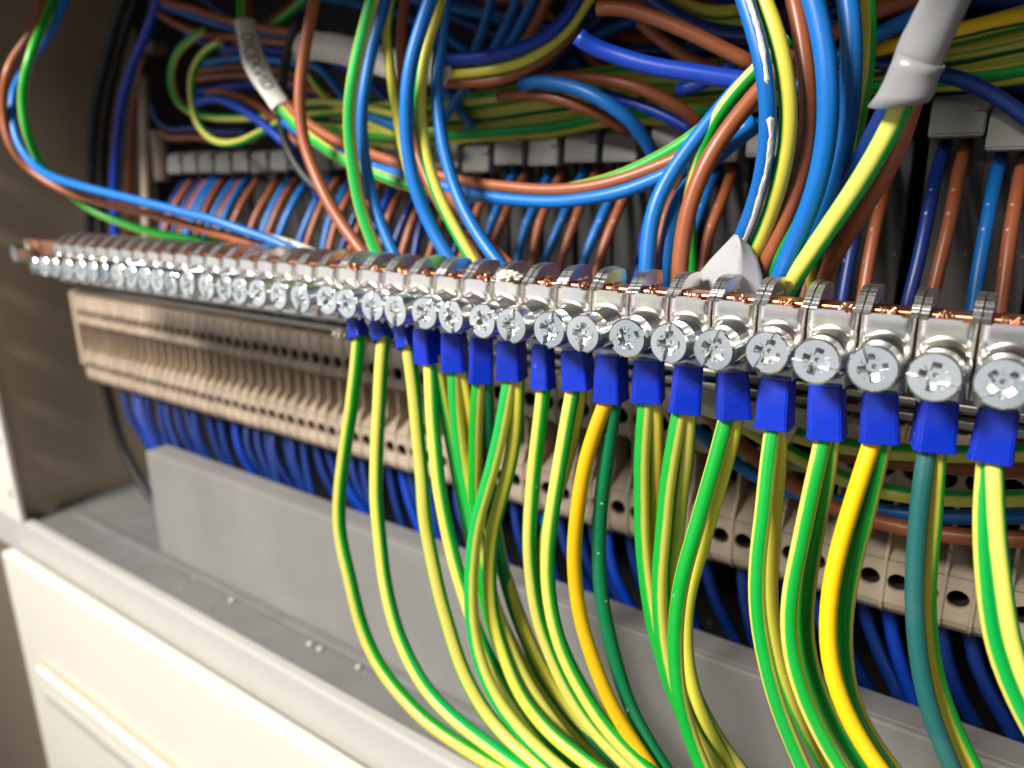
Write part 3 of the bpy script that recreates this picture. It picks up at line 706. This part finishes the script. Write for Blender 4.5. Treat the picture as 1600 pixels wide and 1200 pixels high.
for i, x in enumerate(caps):
    px_dz = 0.0
    z = 0.0246 + RAND.uniform(-.0005, .0005)
    tall = abs(x - .1311) < 1e-6
    if tall: z += 0.0030
    if abs(x - .0014) < 1e-6: z -= 0.0018
    if abs(x - .0660) < 1e-6: z += 0.0012
    t = thing('fuse_holder', 'dark fuse holder with a grey flip carrier, one of the row behind the busbar', 'fuse holder', (x, 0.065, z), 'grey fuse holders in a row')
    if tall: t['label'] = 'dark fuse holder whose grey carrier stands higher than its neighbours'
    child(BMh, 'holder', t, (0, 0, 0.0 if not tall else -0.0030))
    if abs(x - .1040) > 1e-6 and abs(x - .1166) > 1e-6: child(CM, 'carrier', t)
    else: t['label'] = 'dark fuse holder without its grey carrier, behind the right hanging bundle'
    for kind, off in (('blue', -0.0026), ('brown', 0.0016), ('blue', 0.0048)):
        if off > .004 and (x > .07 or RAND.random() < .75): continue
        if RAND.random() < (0.06 if x < 0.1 else 0): continue
        lean = -0.0018 + RAND.uniform(-.002, .002) if x < 0.09 else 0.0005
        r_ = RAND.uniform(-.0016, .0016)
        col_ = kind
        if kind == 'blue': col_ = ('blue', 'royal', 'navy')[RAND.choice((0, 0, 1, 1, 2))]
        bx = x + off + lean + r_ ; ty = 0.0700
        path = spline([(x + off, ty + .004, z - 0.001), (x + off + r_ * .3, ty - .003, z - 0.008), (x + off + lean * .35, 0.060, z - 0.018), (bx, 0.054, z - 0.033), (bx - .0005, 0.053, z - 0.046), (bx, 0.060, z - 0.060)], 0.003)
        o = tube(kind + '_wire', path, 0.00138, col_, sides=12)
        tag(o, kind + ' wire running down from a grey fuse holder behind the busbar', 'wire', kind + ' wires under the fuse holders')

# ================================================================== TRACED WIRES
# --- bundle of three that swings out at the cabinet wall
wire('brown wire of the triple loop swinging out by the cabinet wall', 'brown', 1.75, (.010, -.004, -.006, .004, .010, .0145), [(72, -10), (50, 50), (25, 82), (10, 115), (5, 150), (5, 187), (15, 225), (38, 257), (75, 285), (120, 305), (167, 319), (233, 334), (300, 353), (367, 373), (420, 389), (470, 404)], 'x')
wire('green-yellow wire of the triple loop swinging out by the cabinet wall', 'gyg', 1.9, (.010, -.004, -.006, .006, .015, .019), [(85, -5), (72, 30), (58, 60), (45, 95), (37, 130), (35, 165), (40, 200), (52, 235), (70, 262), (95, 288), (120, 312), (150, 331), (183, 345), (233, 362), (300, 374), (367, 382), (430, 392)], 'x', phase=.05, twist=.05)
wire('blue wire of the triple loop swinging out by the cabinet wall', 'blue', 1.85, (.012, .002, -.004, -.004, .006, .0145), [(103, -5), (88, 35), (66, 70), (42, 105), (24, 135), (19, 165), (21, 200), (32, 230), (52, 257), (85, 278), (133, 293), (200, 310), (267, 327), (333, 344), (383, 361), (420, 374), (470, 396)], 'x')
# --- heavy cables at the wall
wire('thick black cable beside the cabinet wall', 'black', 3.1, .070, [(200, -20), (180, 40), (165, 100), (153, 150), (146, 212), (142, 287), (140, 350), (142, 420), (150, 520), (165, 600), (185, 680), (212, 740), (250, 800)], 'x', 'x')
wire('slimmer black cable next to the thick black cable', 'black', 2.6, .078, [(222, -20), (200, 37), (182, 100), (170, 160), (163, 230), (160, 300), (160, 380), (170, 500)], 'x', 'x')
wire('thick blue wire rising next to the black cables', 'royal', 2.7, .068, [(250, -15), (232, 45), (208, 100), (193, 150), (184, 212), (179, 287), (180, 350), (184, 430)], 'x', 'x')
wire('dark brown wire rising beside the thick blue wire', 'brown', 2.0, .076, [(238, 20), (224, 90), (212, 150), (206, 210), (202, 287), (204, 380)], 'x', 'x')
PU = [at(224, 118, .075), at(226, 200, .075), at(230, 330, .075), at(232, 420, .075)]
up = thing('duct_upright', 'narrow beige upright of the wire duct behind the fuse holders', 'upright', PU[-1])
tube('post', PU, 0.0026, 'beige', up, sides=4, flat=.8)
PU2 = [at(247, 204, .078), at(252, 240, .078), at(256, 282, .078)]
tube('bracket', PU2, 0.0040, 'beige', up, sides=4, flat=.6)
bm = bmesh.new(); bm_box(bm, -0.200, -0.186, 0.074, 0.082, 0.0775, 0.082, 0.0008)
tag(from_bm('duct_clip', bm, 'grey', loc=(-0.193, 0.078, 0.0775)), 'small grey clip above the beige duct upright', 'clip')
# --- earth loops near the duct
wire('thin green-yellow loop nearest the beige duct upright', 'gy', 1.75, .050, [(318, 48), (300, 60), (275, 85), (266, 120), (272, 150), (292, 172), (325, 182), (362, 185), (400, 184), (440, 178)], phase=.1, twist=.25)
wire('thin green-yellow loop dipping lower than its twin near the duct', 'gy', 1.75, .046, [(345, 66), (327, 75), (307, 97), (299, 125), (300, 160), (307, 192), (325, 215), (350, 225), (376, 221), (402, 209), (440, 190)], phase=.85, twist=.2)
wire('bright blue wire arching beside a brown one down to the fuse holders', 'royal', 2.0, .044, [(308, 160), (322, 155), (340, 154), (362, 162), (400, 185), (437, 216), (467, 246), (487, 280), (500, 310)])
wire('brown wire arching above the bright blue one near the printed sleeve', 'brown', 1.8, .048, [(325, 145), (340, 141), (362, 147), (400, 163), (432, 190), (470, 230)])
wire('dark blue wire curling round low beside the duct bracket', 'navy', 1.9, .060, [(238, 160), (241, 180), (252, 196), (275, 204), (300, 200), (340, 206), (390, 205)])
wire('brown wire curling low beside the duct bracket', 'brown', 1.7, .062, [(250, 205), (265, 216), (300, 214), (340, 220), (400, 218)])
for (m, pts, lab) in (
    ('brown', [(255, 2), (300, 14), (350, 30), (400, 42), (470, 52)], 'upper brown wire entering high past the thick blue wire'),
    ('blue', [(255, 8), (300, 24), (355, 42), (420, 52), (480, 60)], 'dull blue wire between two brown wires high past the thick blue wire'),
    ('brown', [(250, 22), (280, 40), (320, 54), (367, 58), (420, 64), (480, 70)], 'lower brown wire entering high past the thick blue wire'),
    ('royal', [(290, 50), (315, 64), (340, 73), (375, 78), (430, 80), (492, 92), (540, 107), (580, 132), (612, 165)], 'royal blue wire passing under the printed sleeve'),
    ('blue', [(320, 100), (350, 93), (385, 90), (440, 96), (500, 106), (535, 150), (560, 172), (590, 186), (625, 200)], 'blue wire running past the printed sleeve to the fuse holders'),
    ('brown', [(305, 114), (340, 107), (385, 105), (440, 112), (520, 135)], 'upper of two level brown wires behind the printed sleeve'),
    ('brown', [(305, 124), (340, 119), (385, 117), (440, 125), (520, 150)], 'lower of two level brown wires behind the printed sleeve'),
    ('royal', [(300, 145), (340, 138), (385, 132), (430, 128), (480, 140), (540, 160)], 'royal blue wire behind the lower end of the printed sleeve'),
    ('gyw', [(470, 95), (487, 122), (505, 148), (535, 170), (570, 190), (620, 212)], 'green-yellow wire descending behind the brown hanging wire'),
    ('gy', [(450, 165), (490, 160), (530, 161), (580, 170), (640, 185)], 'upper level green-yellow wire behind the hanging bundle'),
    ('gyg', [(450, 182), (490, 178), (530, 174), (590, 165), (650, 160)], 'middle level green-yellow wire behind the hanging bundle'),
    ('gyw', [(470, 200), (510, 198), (560, 206), (620, 212), (680, 206)], 'lower level yellow wire behind the hanging bundle')):
    wire(lab, m, 1.85, .056 + random.uniform(-.003, .003), pts, phase=random.random() * .5)
wire('green-yellow wire at the top beside the printed sleeve', 'gyg', 1.8, .060, [(485, -10), (460, 15), (435, 35), (412, 48)], 'x')
wire('green-yellow wire entering the printed sleeve from above', 'gy', 1.8, (.040, .035), [(378, -20), (376, 10), (379, 40), (388, 60)], 'x', phase=.1)
wire('brown wire entering the printed sleeve from above', 'brown', 1.6, (.043, .038), [(390, -20), (388, 10), (390, 40), (396, 60)], 'x')
wire('black wire winding down behind the brown hanging wire', 'black', 2.0, .040, [(465, 30), (452, 70), (444, 110), (440, 150), (440, 195), (450, 235), (470, 268), (495, 295), (520, 315)])
# --- printed sleeve and the long sweep that leaves it
def sleeve(label, m, pts, Y, r, flat=0.75, name='marker_sleeve', text=None, tsize=0.0048, rfun=None, tphase=0.0, tgap=1.0, crumple=0.0003, shear=0.0):
    path = spline(pxpath(pts, Y), 0.0012, 2)
    V, Fc, uv = tube_data(path, r, 24, cap=False, flat=flat, rfun=rfun, crumple=crumple, shear=shear, jit=0)
    V2, Fc2, _ = tube_data(path, r * .9, 24, cap=False, flat=flat, rfun=rfun, crumple=crumple, shear=shear, jit=0)
    nV = len(V); Fc = Fc + [tuple(nV + i for i in f[::-1]) for f in Fc2]
    last = (len(path) - 1) * 24
    for base, rev in ((0, 0), (last, 1)):
        for j in range(24):
            k = (j + 1) % 24; f = (base + k, base + j, nV + base + j, nV + base + k)
            Fc.append(f if not rev else f[::-1])
    o = obj(name, [v for v in V + V2], Fc, m, None, True, None, path[0]); tag(o, label, 'sleeve')
    if text:
        Fm = frames(path); cum = [0]
        for i in range(1, len(path)): cum.append(cum[-1] + (path[i] - path[i - 1]).length)
        cu = bpy.data.curves.new('t', 'FONT'); cu.body = text; cu.size = tsize; cu.align_x = 'CENTER'; cu.align_y = 'CENTER'; cu.space_character = tgap
        to = bpy.data.objects.new('t', cu); COL.objects.link(to)
        dg = bpy.context.evaluated_depsgraph_get(); dg.update(); tm = bpy.data.meshes.new_from_object(to.evaluated_get(dg))
        bpy.data.objects.remove(to)
        bm = bmesh.new(); bm.from_mesh(tm); bmesh.ops.triangulate(bm, faces=bm.faces)
        bmesh.ops.subdivide_edges(bm, edges=bm.edges, cuts=1)
        L = cum[-1]
        for v in bm.verts:
            s = min(max(L / 2 + v.co.x, 0), L - 1e-6); i = max(k for k in range(len(cum)) if cum[k] <= s); i = min(i, len(path) - 2)
            f = (s - cum[i]) / (cum[i + 1] - cum[i]); p = path[i].lerp(path[i + 1], f); t, n, b = Fm[i]
            rr = r * (rfun(s / L) if rfun else 1) + 0.00006
            a = v.co.y / r + tphase
            v.co = p + n * (rr * math.cos(a) * flat + 0.00004) + b * (rr * math.sin(a)) - path[0]
        from_bm('lettering', bm, 'ink', o)
    return o
sleeve('white sleeve with faded handwritten capitals on slanting wires', 'sleeve', [(383, 34), (388, 60), (397, 95), (415, 130), (441, 168)], (.037, .032, .030), .0034, .50, text='DICEKND', tsize=0.0054, tgap=1.0, crumple=0, rfun=lambda t: 1.0 - .08 * math.sin(t * 9))
wire('long brown wire sweeping from the printed sleeve across the fuse holders', 'brown', 1.9, (.032, .030, .030, .034), [(432, 145), (460, 176), (492, 200), (530, 222), (580, 240), (640, 262), (712, 281), (775, 291), (850, 297), (925, 291), (990, 275), (1050, 252), (1100, 222), (1140, 190)])
wire('long blue wire sweeping under the brown one across the fuse holders', 'blue', 2.0, (.036, .030, .029, .032), [(445, 190), (500, 228), (540, 245), (585, 260), (640, 276), (732, 301), (800, 313), (875, 315), (950, 306), (1015, 286), (1075, 256), (1125, 225), (1180, 190)])
wire('long green-yellow wire sweeping from the printed sleeve across the fuse holders', 'gy', 2.0, (.031, .027, .034, .036), [(425, 145), (437, 166), (462, 196), (500, 226), (537, 250), (600, 278), (660, 296), (730, 306), (810, 306), (890, 296), (960, 278), (1012, 256), (1060, 230), (1100, 200)], phase=.12, twist=.03)
# --- hanging bundle over the busbar
wire('brown wire hanging alone in a bow to the busbar', 'brown', 2.15, (.022, .018, .016, .0150), [(494, -10), (479, 60), (470, 120), (468, 170), (475, 222), (488, 262), (506, 302), (531, 346), (562, 388), (590, 422)], 'x', 'bar')
wire('bright green-yellow wire hanging beside the solitary brown one', 'gy', 2.15, (.018, .014, .014, .0145), [(584, -10), (568, 50), (555, 100), (547, 150), (546, 200), (550, 250), (558, 300), (572, 350), (590, 400), (604, 430)], 'x', 'bar', phase=.06, twist=.0)
wire('blue wire hanging just behind the bright green-yellow one', 'blue', 2.0, (.026, .020, .018, .0160), [(604, -10), (590, 40), (577, 100), (568, 150), (565, 205), (572, 260), (582, 310), (597, 355), (617, 400), (632, 432)], 'x', 'bar')
wire('slim yellow-green wire slipping behind the front blue hanging wire', 'gyw', 1.7, (.028, .026, .026, .024), [(612, -10), (604, 50), (611, 120), (619, 170), (629, 230), (645, 290), (670, 350), (700, 410)], 'x', 'bar', phase=.80)
wire('brown wire hanging behind the front blue wire', 'brown', 1.85, (.034, .030, .026, .022), [(634, -10), (627, 60), (628, 120), (640, 200), (668, 282), (702, 342), (738, 388), (775, 425)], 'x', 'bar')
wire('front blue hanging wire in the middle of the bundle', 'blue', 2.2, (.018, .014, .014, .0150), [(676, -10), (655, 50), (642, 100), (634, 160), (635, 220), (645, 280), (662, 330), (686, 378), (720, 428)], 'x', 'bar')
wire('lemon green-edged wire hanging between two blue wires', 'gyw', 1.95, (.024, .019, .017, .0155), [(690, -10), (676, 40), (661, 100), (656, 160), (662, 220), (676, 280), (696, 330), (721, 376), (752, 430)], 'x', 'bar', phase=.20)
wire('deep blue wire hanging last in the middle bundle', 'blue', 2.0, (.026, .022, .019, .0160), [(695, -10), (689, 60), (683, 110), (684, 160), (691, 220), (706, 280), (727, 332), (755, 380), (795, 430)], 'x', 'bar')
wire('short brown wire emerging under the deep blue hanging wire', 'brown', 1.8, (.030, .022, .018), [(700, 300), (735, 352), (770, 390), (812, 430)], None, 'bar')
# --- bundle at the top centre
wire('royal blue wire curving from the blank white sleeve up and away', 'royal', 2.1, (.036, .040, .050), [(600, 82), (640, 90), (697, 94), (767, 88), (833, 68), (877, 38), (905, -5)], None, 'x')
wire('olive green-yellow wire curving below the royal blue one', 'gyw', 1.9, (.038, .042, .052), [(610, 102), (650, 112), (693, 116), (767, 110), (833, 90), (883, 52), (922, -5)], None, 'x', phase=.3)
wire('brown wire curving below the olive one from the blank sleeve', 'brown', 1.9, (.040, .044, .052), [(620, 115), (660, 126), (717, 130), (783, 124), (833, 105), (870, 78), (900, 40)])
sleeve('blank white sleeve round wires behind the hanging bundle', 'sleeve', [(462, 74), (500, 72), (550, 82), (600, 96), (650, 106), (690, 104)], (.044, .038, .036), .0042, .8)
for k, (pts, m, lab) in enumerate((
    ([(772, -15), (762, 25), (750, 60), (738, 90)], 'blue', 'first blue wire dropping towards the royal blue curve'),
    ([(812, -15), (800, 20), (786, 50), (770, 80)], 'blue', 'second blue wire dropping towards the royal blue curve'),
    ([(840, -15), (826, 15), (808, 50), (790, 80)], 'blue', 'third blue wire dropping towards the royal blue curve'),
    ([(862, -15), (848, 15), (828, 55), (808, 82)], 'brown', 'brown wire dropping beside three blue ones'),
    ([(680, 120), (700, 148), (720, 172), (742, 205), (748, 226)], 'blue', 'blue wire crossing down to the low grey carrier'),
    ([(735, 125), (722, 145), (705, 168), (690, 190)], 'blue', 'short blue wire crossing behind the hanging bundle'))):
    wire(lab, m, 1.9, .058 if k != 4 else (.058, .068), pts, 'x' if k < 4 else None)
# --- wires in the upper middle
wire('brown wire with a blunt end pointing into the dark', 'brown', 2.0, (.030, .036), [(934, 13), (975, 13), (1025, 28), (1087, 56), (1137, 80), (1180, 102)], name='brown_wire')
wire('blue wire with a blunt end pointing into the dark', 'royal', 2.4, (.026, .034), [(903, 56), (918, 70), (950, 82), (1012, 101), (1075, 113), (1137, 123), (1190, 130)])
wire('blue wire arching down to the fuse carriers', 'blue', 2.2, (.046, .044, .058), [(815, 132), (840, 127), (875, 132), (925, 147), (970, 175), (1000, 205), (1020, 238), (1030, 262)])
wire('brown wire arching below the blue one to the fuse carriers', 'brown', 1.9, (.050, .048, .058), [(780, 150), (820, 147), (862, 153), (912, 168), (955, 189), (985, 208)])
wire('brown wire arching above the blue one to the fuse carriers', 'brown', 2.0, (.052, .050, .056), [(840, 122), (875, 119), (925, 122), (987, 133), (1037, 154), (1075, 178), (1095, 195)])
wire('short dark blue wire under the arching brown one', 'royal', 1.8, .056, [(940, 145), (962, 152), (1012, 168), (1050, 186), (1085, 206)])
wire('dark blue wire passing top centre behind the right bundle', 'navy', 2.1, .054, [(1000, -15), (1030, 8), (1075, 34), (1125, 50), (1175, 54), (1220, 56)], 'x')
wire('dark brown wire slanting behind the blunt blue wire', 'brown', 1.9, .056, [(1000, 35), (1030, 62), (1070, 88), (1110, 106), (1160, 118)])
# --- long earth bundle across the back
rb = random.Random(4)
for k in range(9):
    o_ = (k - 4) * 11
    pts = [(1640, 8 + k * 13), (1520, 42 + k * 11), (1400, 72 + k * 8), (1250, 96 + k * 7 + rb.uniform(-6, 6)), (1100, 110 + k * 9 + rb.uniform(-8, 8)), (960, 112 + k * 10 + rb.uniform(-6, 6)), (860, 128 + k * 10), (760, 150 + k * 8), (640, 160 + k * 8), (520, 150 + k * 9)]
    wire('green-yellow wire in the long bundle across the back of the cabinet', ('gyw', 'gy', 'gyg', 'gyw', 'dkg')[k % 5], 2.1, .066 + rb.uniform(-.003, .004), pts, 'x', phase=rb.random() * .5, group='earth bundle across the back', twist=rb.uniform(-.05, .05))
for (m, pts, Y, lab) in (
    ('brown', [(1450, -15), (1400, 5), (1350, 25), (1290, 60), (1230, 110)], .048, 'brown wire slanting behind the right hanging bundle'),
    ('blue', [(1450, 15), (1400, 40), (1360, 62), (1290, 100), (1230, 150)], .050, 'blue wire slanting behind the right hanging bundle'),
    ('navy', [(1440, 110), (1500, 122), (1545, 143), (1590, 172), (1630, 205)], .060, 'royal blue wire sloping down beside the tall grey carrier'),
    ('yel', [(1640, 18), (1560, 32), (1500, 48), (1440, 62), (1370, 80)], .056, 'yellow wire lying in front of the long back bundle'),
    ('royal', [(1150, 100), (1120, 118), (1090, 135), (1060, 140)], .052, 'short royal blue wire behind the curved earth wire'),
    ('gyw', [(1160, 15), (1120, 22), (1070, 8), (1030, -10)], .058, 'yellow wire looping at the top centre'),
    ('gy', [(1180, 38), (1130, 30), (1090, 22), (1050, 25)], .060, 'green-yellow wire under the yellow loop at top centre')):
    wire(lab, m, 2.0, Y, pts, 'x' if pts[0][0] > 1400 else None, phase=.3)
rk = random.Random(21)
for k in range(34):
    x0 = 380 + k * 36 + rk.uniform(-40, 40); sl = rk.uniform(-.5, .7)
    y0_ = rk.uniform(-60, 70); L_ = rk.uniform(160, 330)
    pts = [(x0 + L_ * u, y0_ + L_ * u * sl + 40 * math.sin(u * 3.1 + k) * rk.uniform(.3, 1)) for u in (0, .25, .5, .75, 1)]
    pts = [(a, min(b, 205)) for a, b in pts]
    m_ = ('navy', 'royal', 'brown', 'navy', 'blue', 'brown')[k % 6]
    wire('dim %s wire in the tangle deep behind the other wires' % {'navy': 'dark blue', 'royal': 'royal blue', 'blue': 'light blue', 'brown': 'brown'}[m_], m_, 2.1, (.074 + rk.uniform(0, .012), .080 + rk.uniform(0, .014)), pts, 'x', 'x', group='dim wires deep in the cabinet')
# --- wires leaning in from the right bundle to the busbar
wire('blue wire bending from the right bundle straight down to the busbar', 'blue', 2.25, (.036, .028, .022, .018), [(1200, 95), (1165, 125), (1115, 183), (1080, 228), (1047, 275), (1024, 322), (1013, 380), (1010, 445)], None, 'bar')
wire('blue wire running down just behind its bent twin', 'blue', 2.0, (.044, .036, .026, .022), [(1200, 185), (1150, 220), (1100, 262), (1062, 305), (1046, 365), (1036, 445)], None, 'bar')
wire('green-yellow wire bending between blue and brown ones', 'gyg', 2.0, (.032, .028, .026), [(1235, 62), (1185, 105), (1147, 147), (1119, 184), (1098, 225), (1084, 270), (1076, 330), (1080, 440)], None, 'bar', phase=.9)
wire('brown wire bending from the right bundle straight down to the busbar', 'brown', 2.25, (.030, .024, .020, .0175), [(1240, 85), (1192, 136), (1160, 172), (1131, 210), (1101, 260), (1078, 315), (1066, 378), (1062, 445)], None, 'bar')
# --- right hanging bundle
_, PB = wire('blue wire smeared with white paint in the right hanging bundle', 'blue', 1.95, (.010, .008, .012, .0200), [(1158, -20), (1170, 20), (1183, 65), (1193, 110), (1199, 160), (1199, 210), (1193, 262), (1182, 310), (1166, 355), (1145, 400), (1125, 440)], 'x', 'bar')
wire('lemon green-edged wire beside the paint-smeared blue one', 'gyw', 2.0, (.013, .011, .013, .0200), [(1186, -20), (1196, 10), (1213, 55), (1226, 110), (1232, 165), (1231, 220), (1222, 275), (1206, 330), (1184, 382), (1158, 435)], 'x', 'bar', phase=.18, twist=.0)
wire('brown wire in the middle of the right hanging bundle', 'brown', 1.9, (.020, .016, .016, .0185), [(1234, -20), (1242, 10), (1253, 60), (1261, 120), (1263, 180), (1258, 240), (1247, 292), (1228, 345), (1206, 392), (1182, 440)], 'x', 'bar')
wire('green-yellow wire peeping out behind the pale blue hanging wire', 'gyg', 1.9, (.023, .018, .017, .0185), [(1252, -20), (1262, 20), (1275, 80), (1281, 140), (1279, 200), (1270, 260), (1253, 315), (1231, 365), (1206, 420)], 'x', 'bar')
wire('pale blue wire in front of the right hanging bundle', 'blue', 2.25, (.010, .009, .011, .0155), [(1266, -20), (1276, 15), (1288, 70), (1295, 130), (1296, 185), (1289, 240), (1276, 298), (1255, 350), (1232, 400), (1210, 450)], 'x', 'bar')
wire('blue wire behind the pale blue one in the right hanging bundle', 'blue', 2.3, (.018, .016, .017, .020), [(1322, -20), (1327, 20), (1331, 80), (1330, 140), (1323, 200), (1311, 258), (1291, 315), (1265, 368), (1234, 425)], 'x', 'bar')
wire('yellow wire at the outer edge of the right hanging bundle', 'gyw', 2.0, (.024, .022, .022, .024), [(1350, -20), (1355, 30), (1354, 90), (1347, 150), (1336, 210), (1318, 270), (1290, 330)], 'x', 'bar', phase=.35)
wire('wide green-yellow wire leaving the grey tubing down to the busbar', 'gy', 2.25, (.004, .006, .011, .0155), [(1432, 105), (1408, 170), (1382, 218), (1352, 270), (1322, 318), (1290, 364), (1258, 410), (1232, 450)], None, 'bar', phase=.82)
wire('dark blue wire leaving the grey tubing behind the green-yellow one', 'navy', 2.2, (.008, .014, .020, .022), [(1420, 100), (1388, 170), (1362, 222), (1332, 272), (1303, 325), (1275, 375), (1245, 430)], None, 'bar')
wire('brown wire leaving the grey tubing at its outer side', 'brown', 2.0, (.008, .016, .024, .030), [(1448, 90), (1428, 150), (1413, 205), (1390, 258), (1362, 308), (1330, 358), (1300, 405)], None, 'bar')
sleeve('split grey plastic tubing over three wires', 'gsleeve', [(1510, -75), (1482, -12), (1457, 45), (1432, 98), (1417, 135)], (-.004, .0, .002, .004), .0031, .66, 'grey_tubing', crumple=.0007)
sleeve('cut collar of grey tubing at the lower end of the split tubing', 'gsleeve', [(1440, 92), (1421, 128), (1404, 162)], (.001, .0025), .0033, .70, 'grey_tubing', crumple=.0007, shear=.0016, rfun=lambda t: .97 + .10 * t)
# white paint smear on the blue wire
def smear(path, r, ang0):
    Fm = frames(path); V = []; Fc = []; n = 7
    a_s = 0; ring = []
    for i, p in enumerate(path):
        t, nn, b = Fm[i]; s = i / (len(path) - 1)
        wv = max(0.0, 0.34 + 0.32 * noise.noise(Vector((s * 22, 3, 0))) + 0.18 * noise.noise(Vector((s * 70, 9, 0))) - (0.6 if 0.50 < s < 0.56 else 0) - (0.5 if s < .14 or s > .92 else 0))
        c = ang0 + 0.25 * noise.noise(Vector((s * 9, 0, 5)))
        for k in range(n):
            u = k / (n - 1) * 2 - 1; a = c + u * wv
            h = 0.00022 * (1 - u * u) * (0.6 + .8 * abs(noise.noise(p * 1400 + Vector((k * 3, 0, 0))))) * min(1, wv * 4) - (0.00015 if wv < .02 else 0)
            V.append(p + (nn * math.cos(a) + b * math.sin(a)) * (r + h))
    for i in range(len(path) - 1):
        for k in range(n - 1): Fc.append((i * n + k, i * n + k + 1, (i + 1) * n + k + 1, (i + 1) * n + k))
    return V, Fc
fine = spline(PB, 0.0007, 0); fine = [p for p in fine if -0.002 < p.z < 0.075]
V, Fc = smear(fine, 0.00151, -0.45)
sm = obj('paint_smear', V, Fc, 'putty', None, False, None, fine[0]); tag(sm, 'ragged streak of white paint along a blue hanging wire', 'paint streak')
# white split sleeve standing up behind the busbar
def curved_sheet(name, label, m, L, Rr, Y, bulge, n=14, th=0.0004):
    """sheet between two pixel edges (same count), bowed towards the opening"""
    rows = len(L); V = []; Fc = []
    for layer in (0, 1):
        for i in range(rows):
            for k in range(n):
                u = k / (n - 1); x = L[i][0] + (Rr[i][0] - L[i][0]) * u; y = L[i][1] + (Rr[i][1] - L[i][1]) * u
                V.append(at(x, y, Y - bulge * (u / .62 if u < .62 else (1 - u) / .38) + layer * th))
    B = rows * n
    for i in range(rows - 1):
        for k in range(n - 1):
            a = i * n + k; Fc.append((a, a + n, a + n + 1, a + 1)); Fc.append((B + a, B + a + 1, B + a + n + 1, B + a + n))
    for k in range(n - 1):
        Fc.append((k, k + 1, B + k + 1, B + k)); q = (rows - 1) * n + k; Fc.append((q, B + q, B + q + 1, q + 1))
    for i in range(rows - 1):
        a = i * n; Fc.append((a, B + a, B + a + n, a + n)); a += n - 1; Fc.append((a, a + n, B + a + n, B + a))
    return tag(obj(name, V, Fc, m, None, True, None, V[0]), label, 'sleeve')
curved_sheet('split_sleeve', 'white split sleeve with a pointed tip standing behind the busbar', 'psleeve', [(1147, 366), (1132, 382), (1110, 405), (1090, 430), (1075, 455), (1068, 480)], [(1156, 368), (1172, 384), (1184, 405), (1191, 430), (1195, 455), (1198, 480)], .0150, .0028)
sleeve('small white sleeve with a black mark lying against the busbar', 'sleeve', [(412, 379), (440, 386), (470, 396), (500, 410)], (.0150, .0160), .0029, .8, text='C', tsize=0.0042, tphase=-.5, crumple=0)
curved_sheet('loose_sleeve', 'loose white sleeve flap behind the ferrules', 'sleeve', [(1085, 600), (1120, 612), (1160, 624), (1205, 634), (1262, 640)], [(1088, 646), (1120, 656), (1160, 668), (1205, 683), (1232, 694)], .034, .003)
# --- wires crossing in front of the terminals at the right
wire('upper green-yellow wire crossing in front of the terminals', 'gy', 2.3, (.036, .034), [(1180, 652), (1215, 670), (1255, 684), (1307, 695), (1400, 706), (1500, 711), (1600, 708), (1700, 700)], None, 'x', phase=.38)
wire('lower green-yellow wire crossing in front of the terminals', 'gy', 2.2, (.038, .036, .034), [(1120, 640), (1160, 665), (1220, 700), (1250, 717), (1300, 743), (1387, 770), (1500, 780), (1600, 779), (1700, 770)], None, 'x', phase=.35)
wire('blue wire crossing in front of the terminals above a brown one', 'blue', 2.0, (.042, .040, .038), [(1050, 640), (1082, 668), (1125, 703), (1175, 742), (1235, 768), (1300, 780), (1375, 796), (1450, 806), (1530, 808), (1610, 806), (1700, 800)], None, 'x')
wire('brown wire crossing lowest in front of the terminals', 'brown', 2.3, (.040, .038, .036), [(1090, 630), (1145, 684), (1180, 716), (1225, 748), (1287, 787), (1375, 816), (1450, 832), (1525, 840), (1610, 843), (1700, 840)], None, 'x')
wire('dark brown wire crossing behind the earth wires at the terminals', 'brown', 2.0, (.044, .043), [(1280, 705), (1380, 722), (1475, 730), (1560, 735), (1680, 733)], None, 'x')
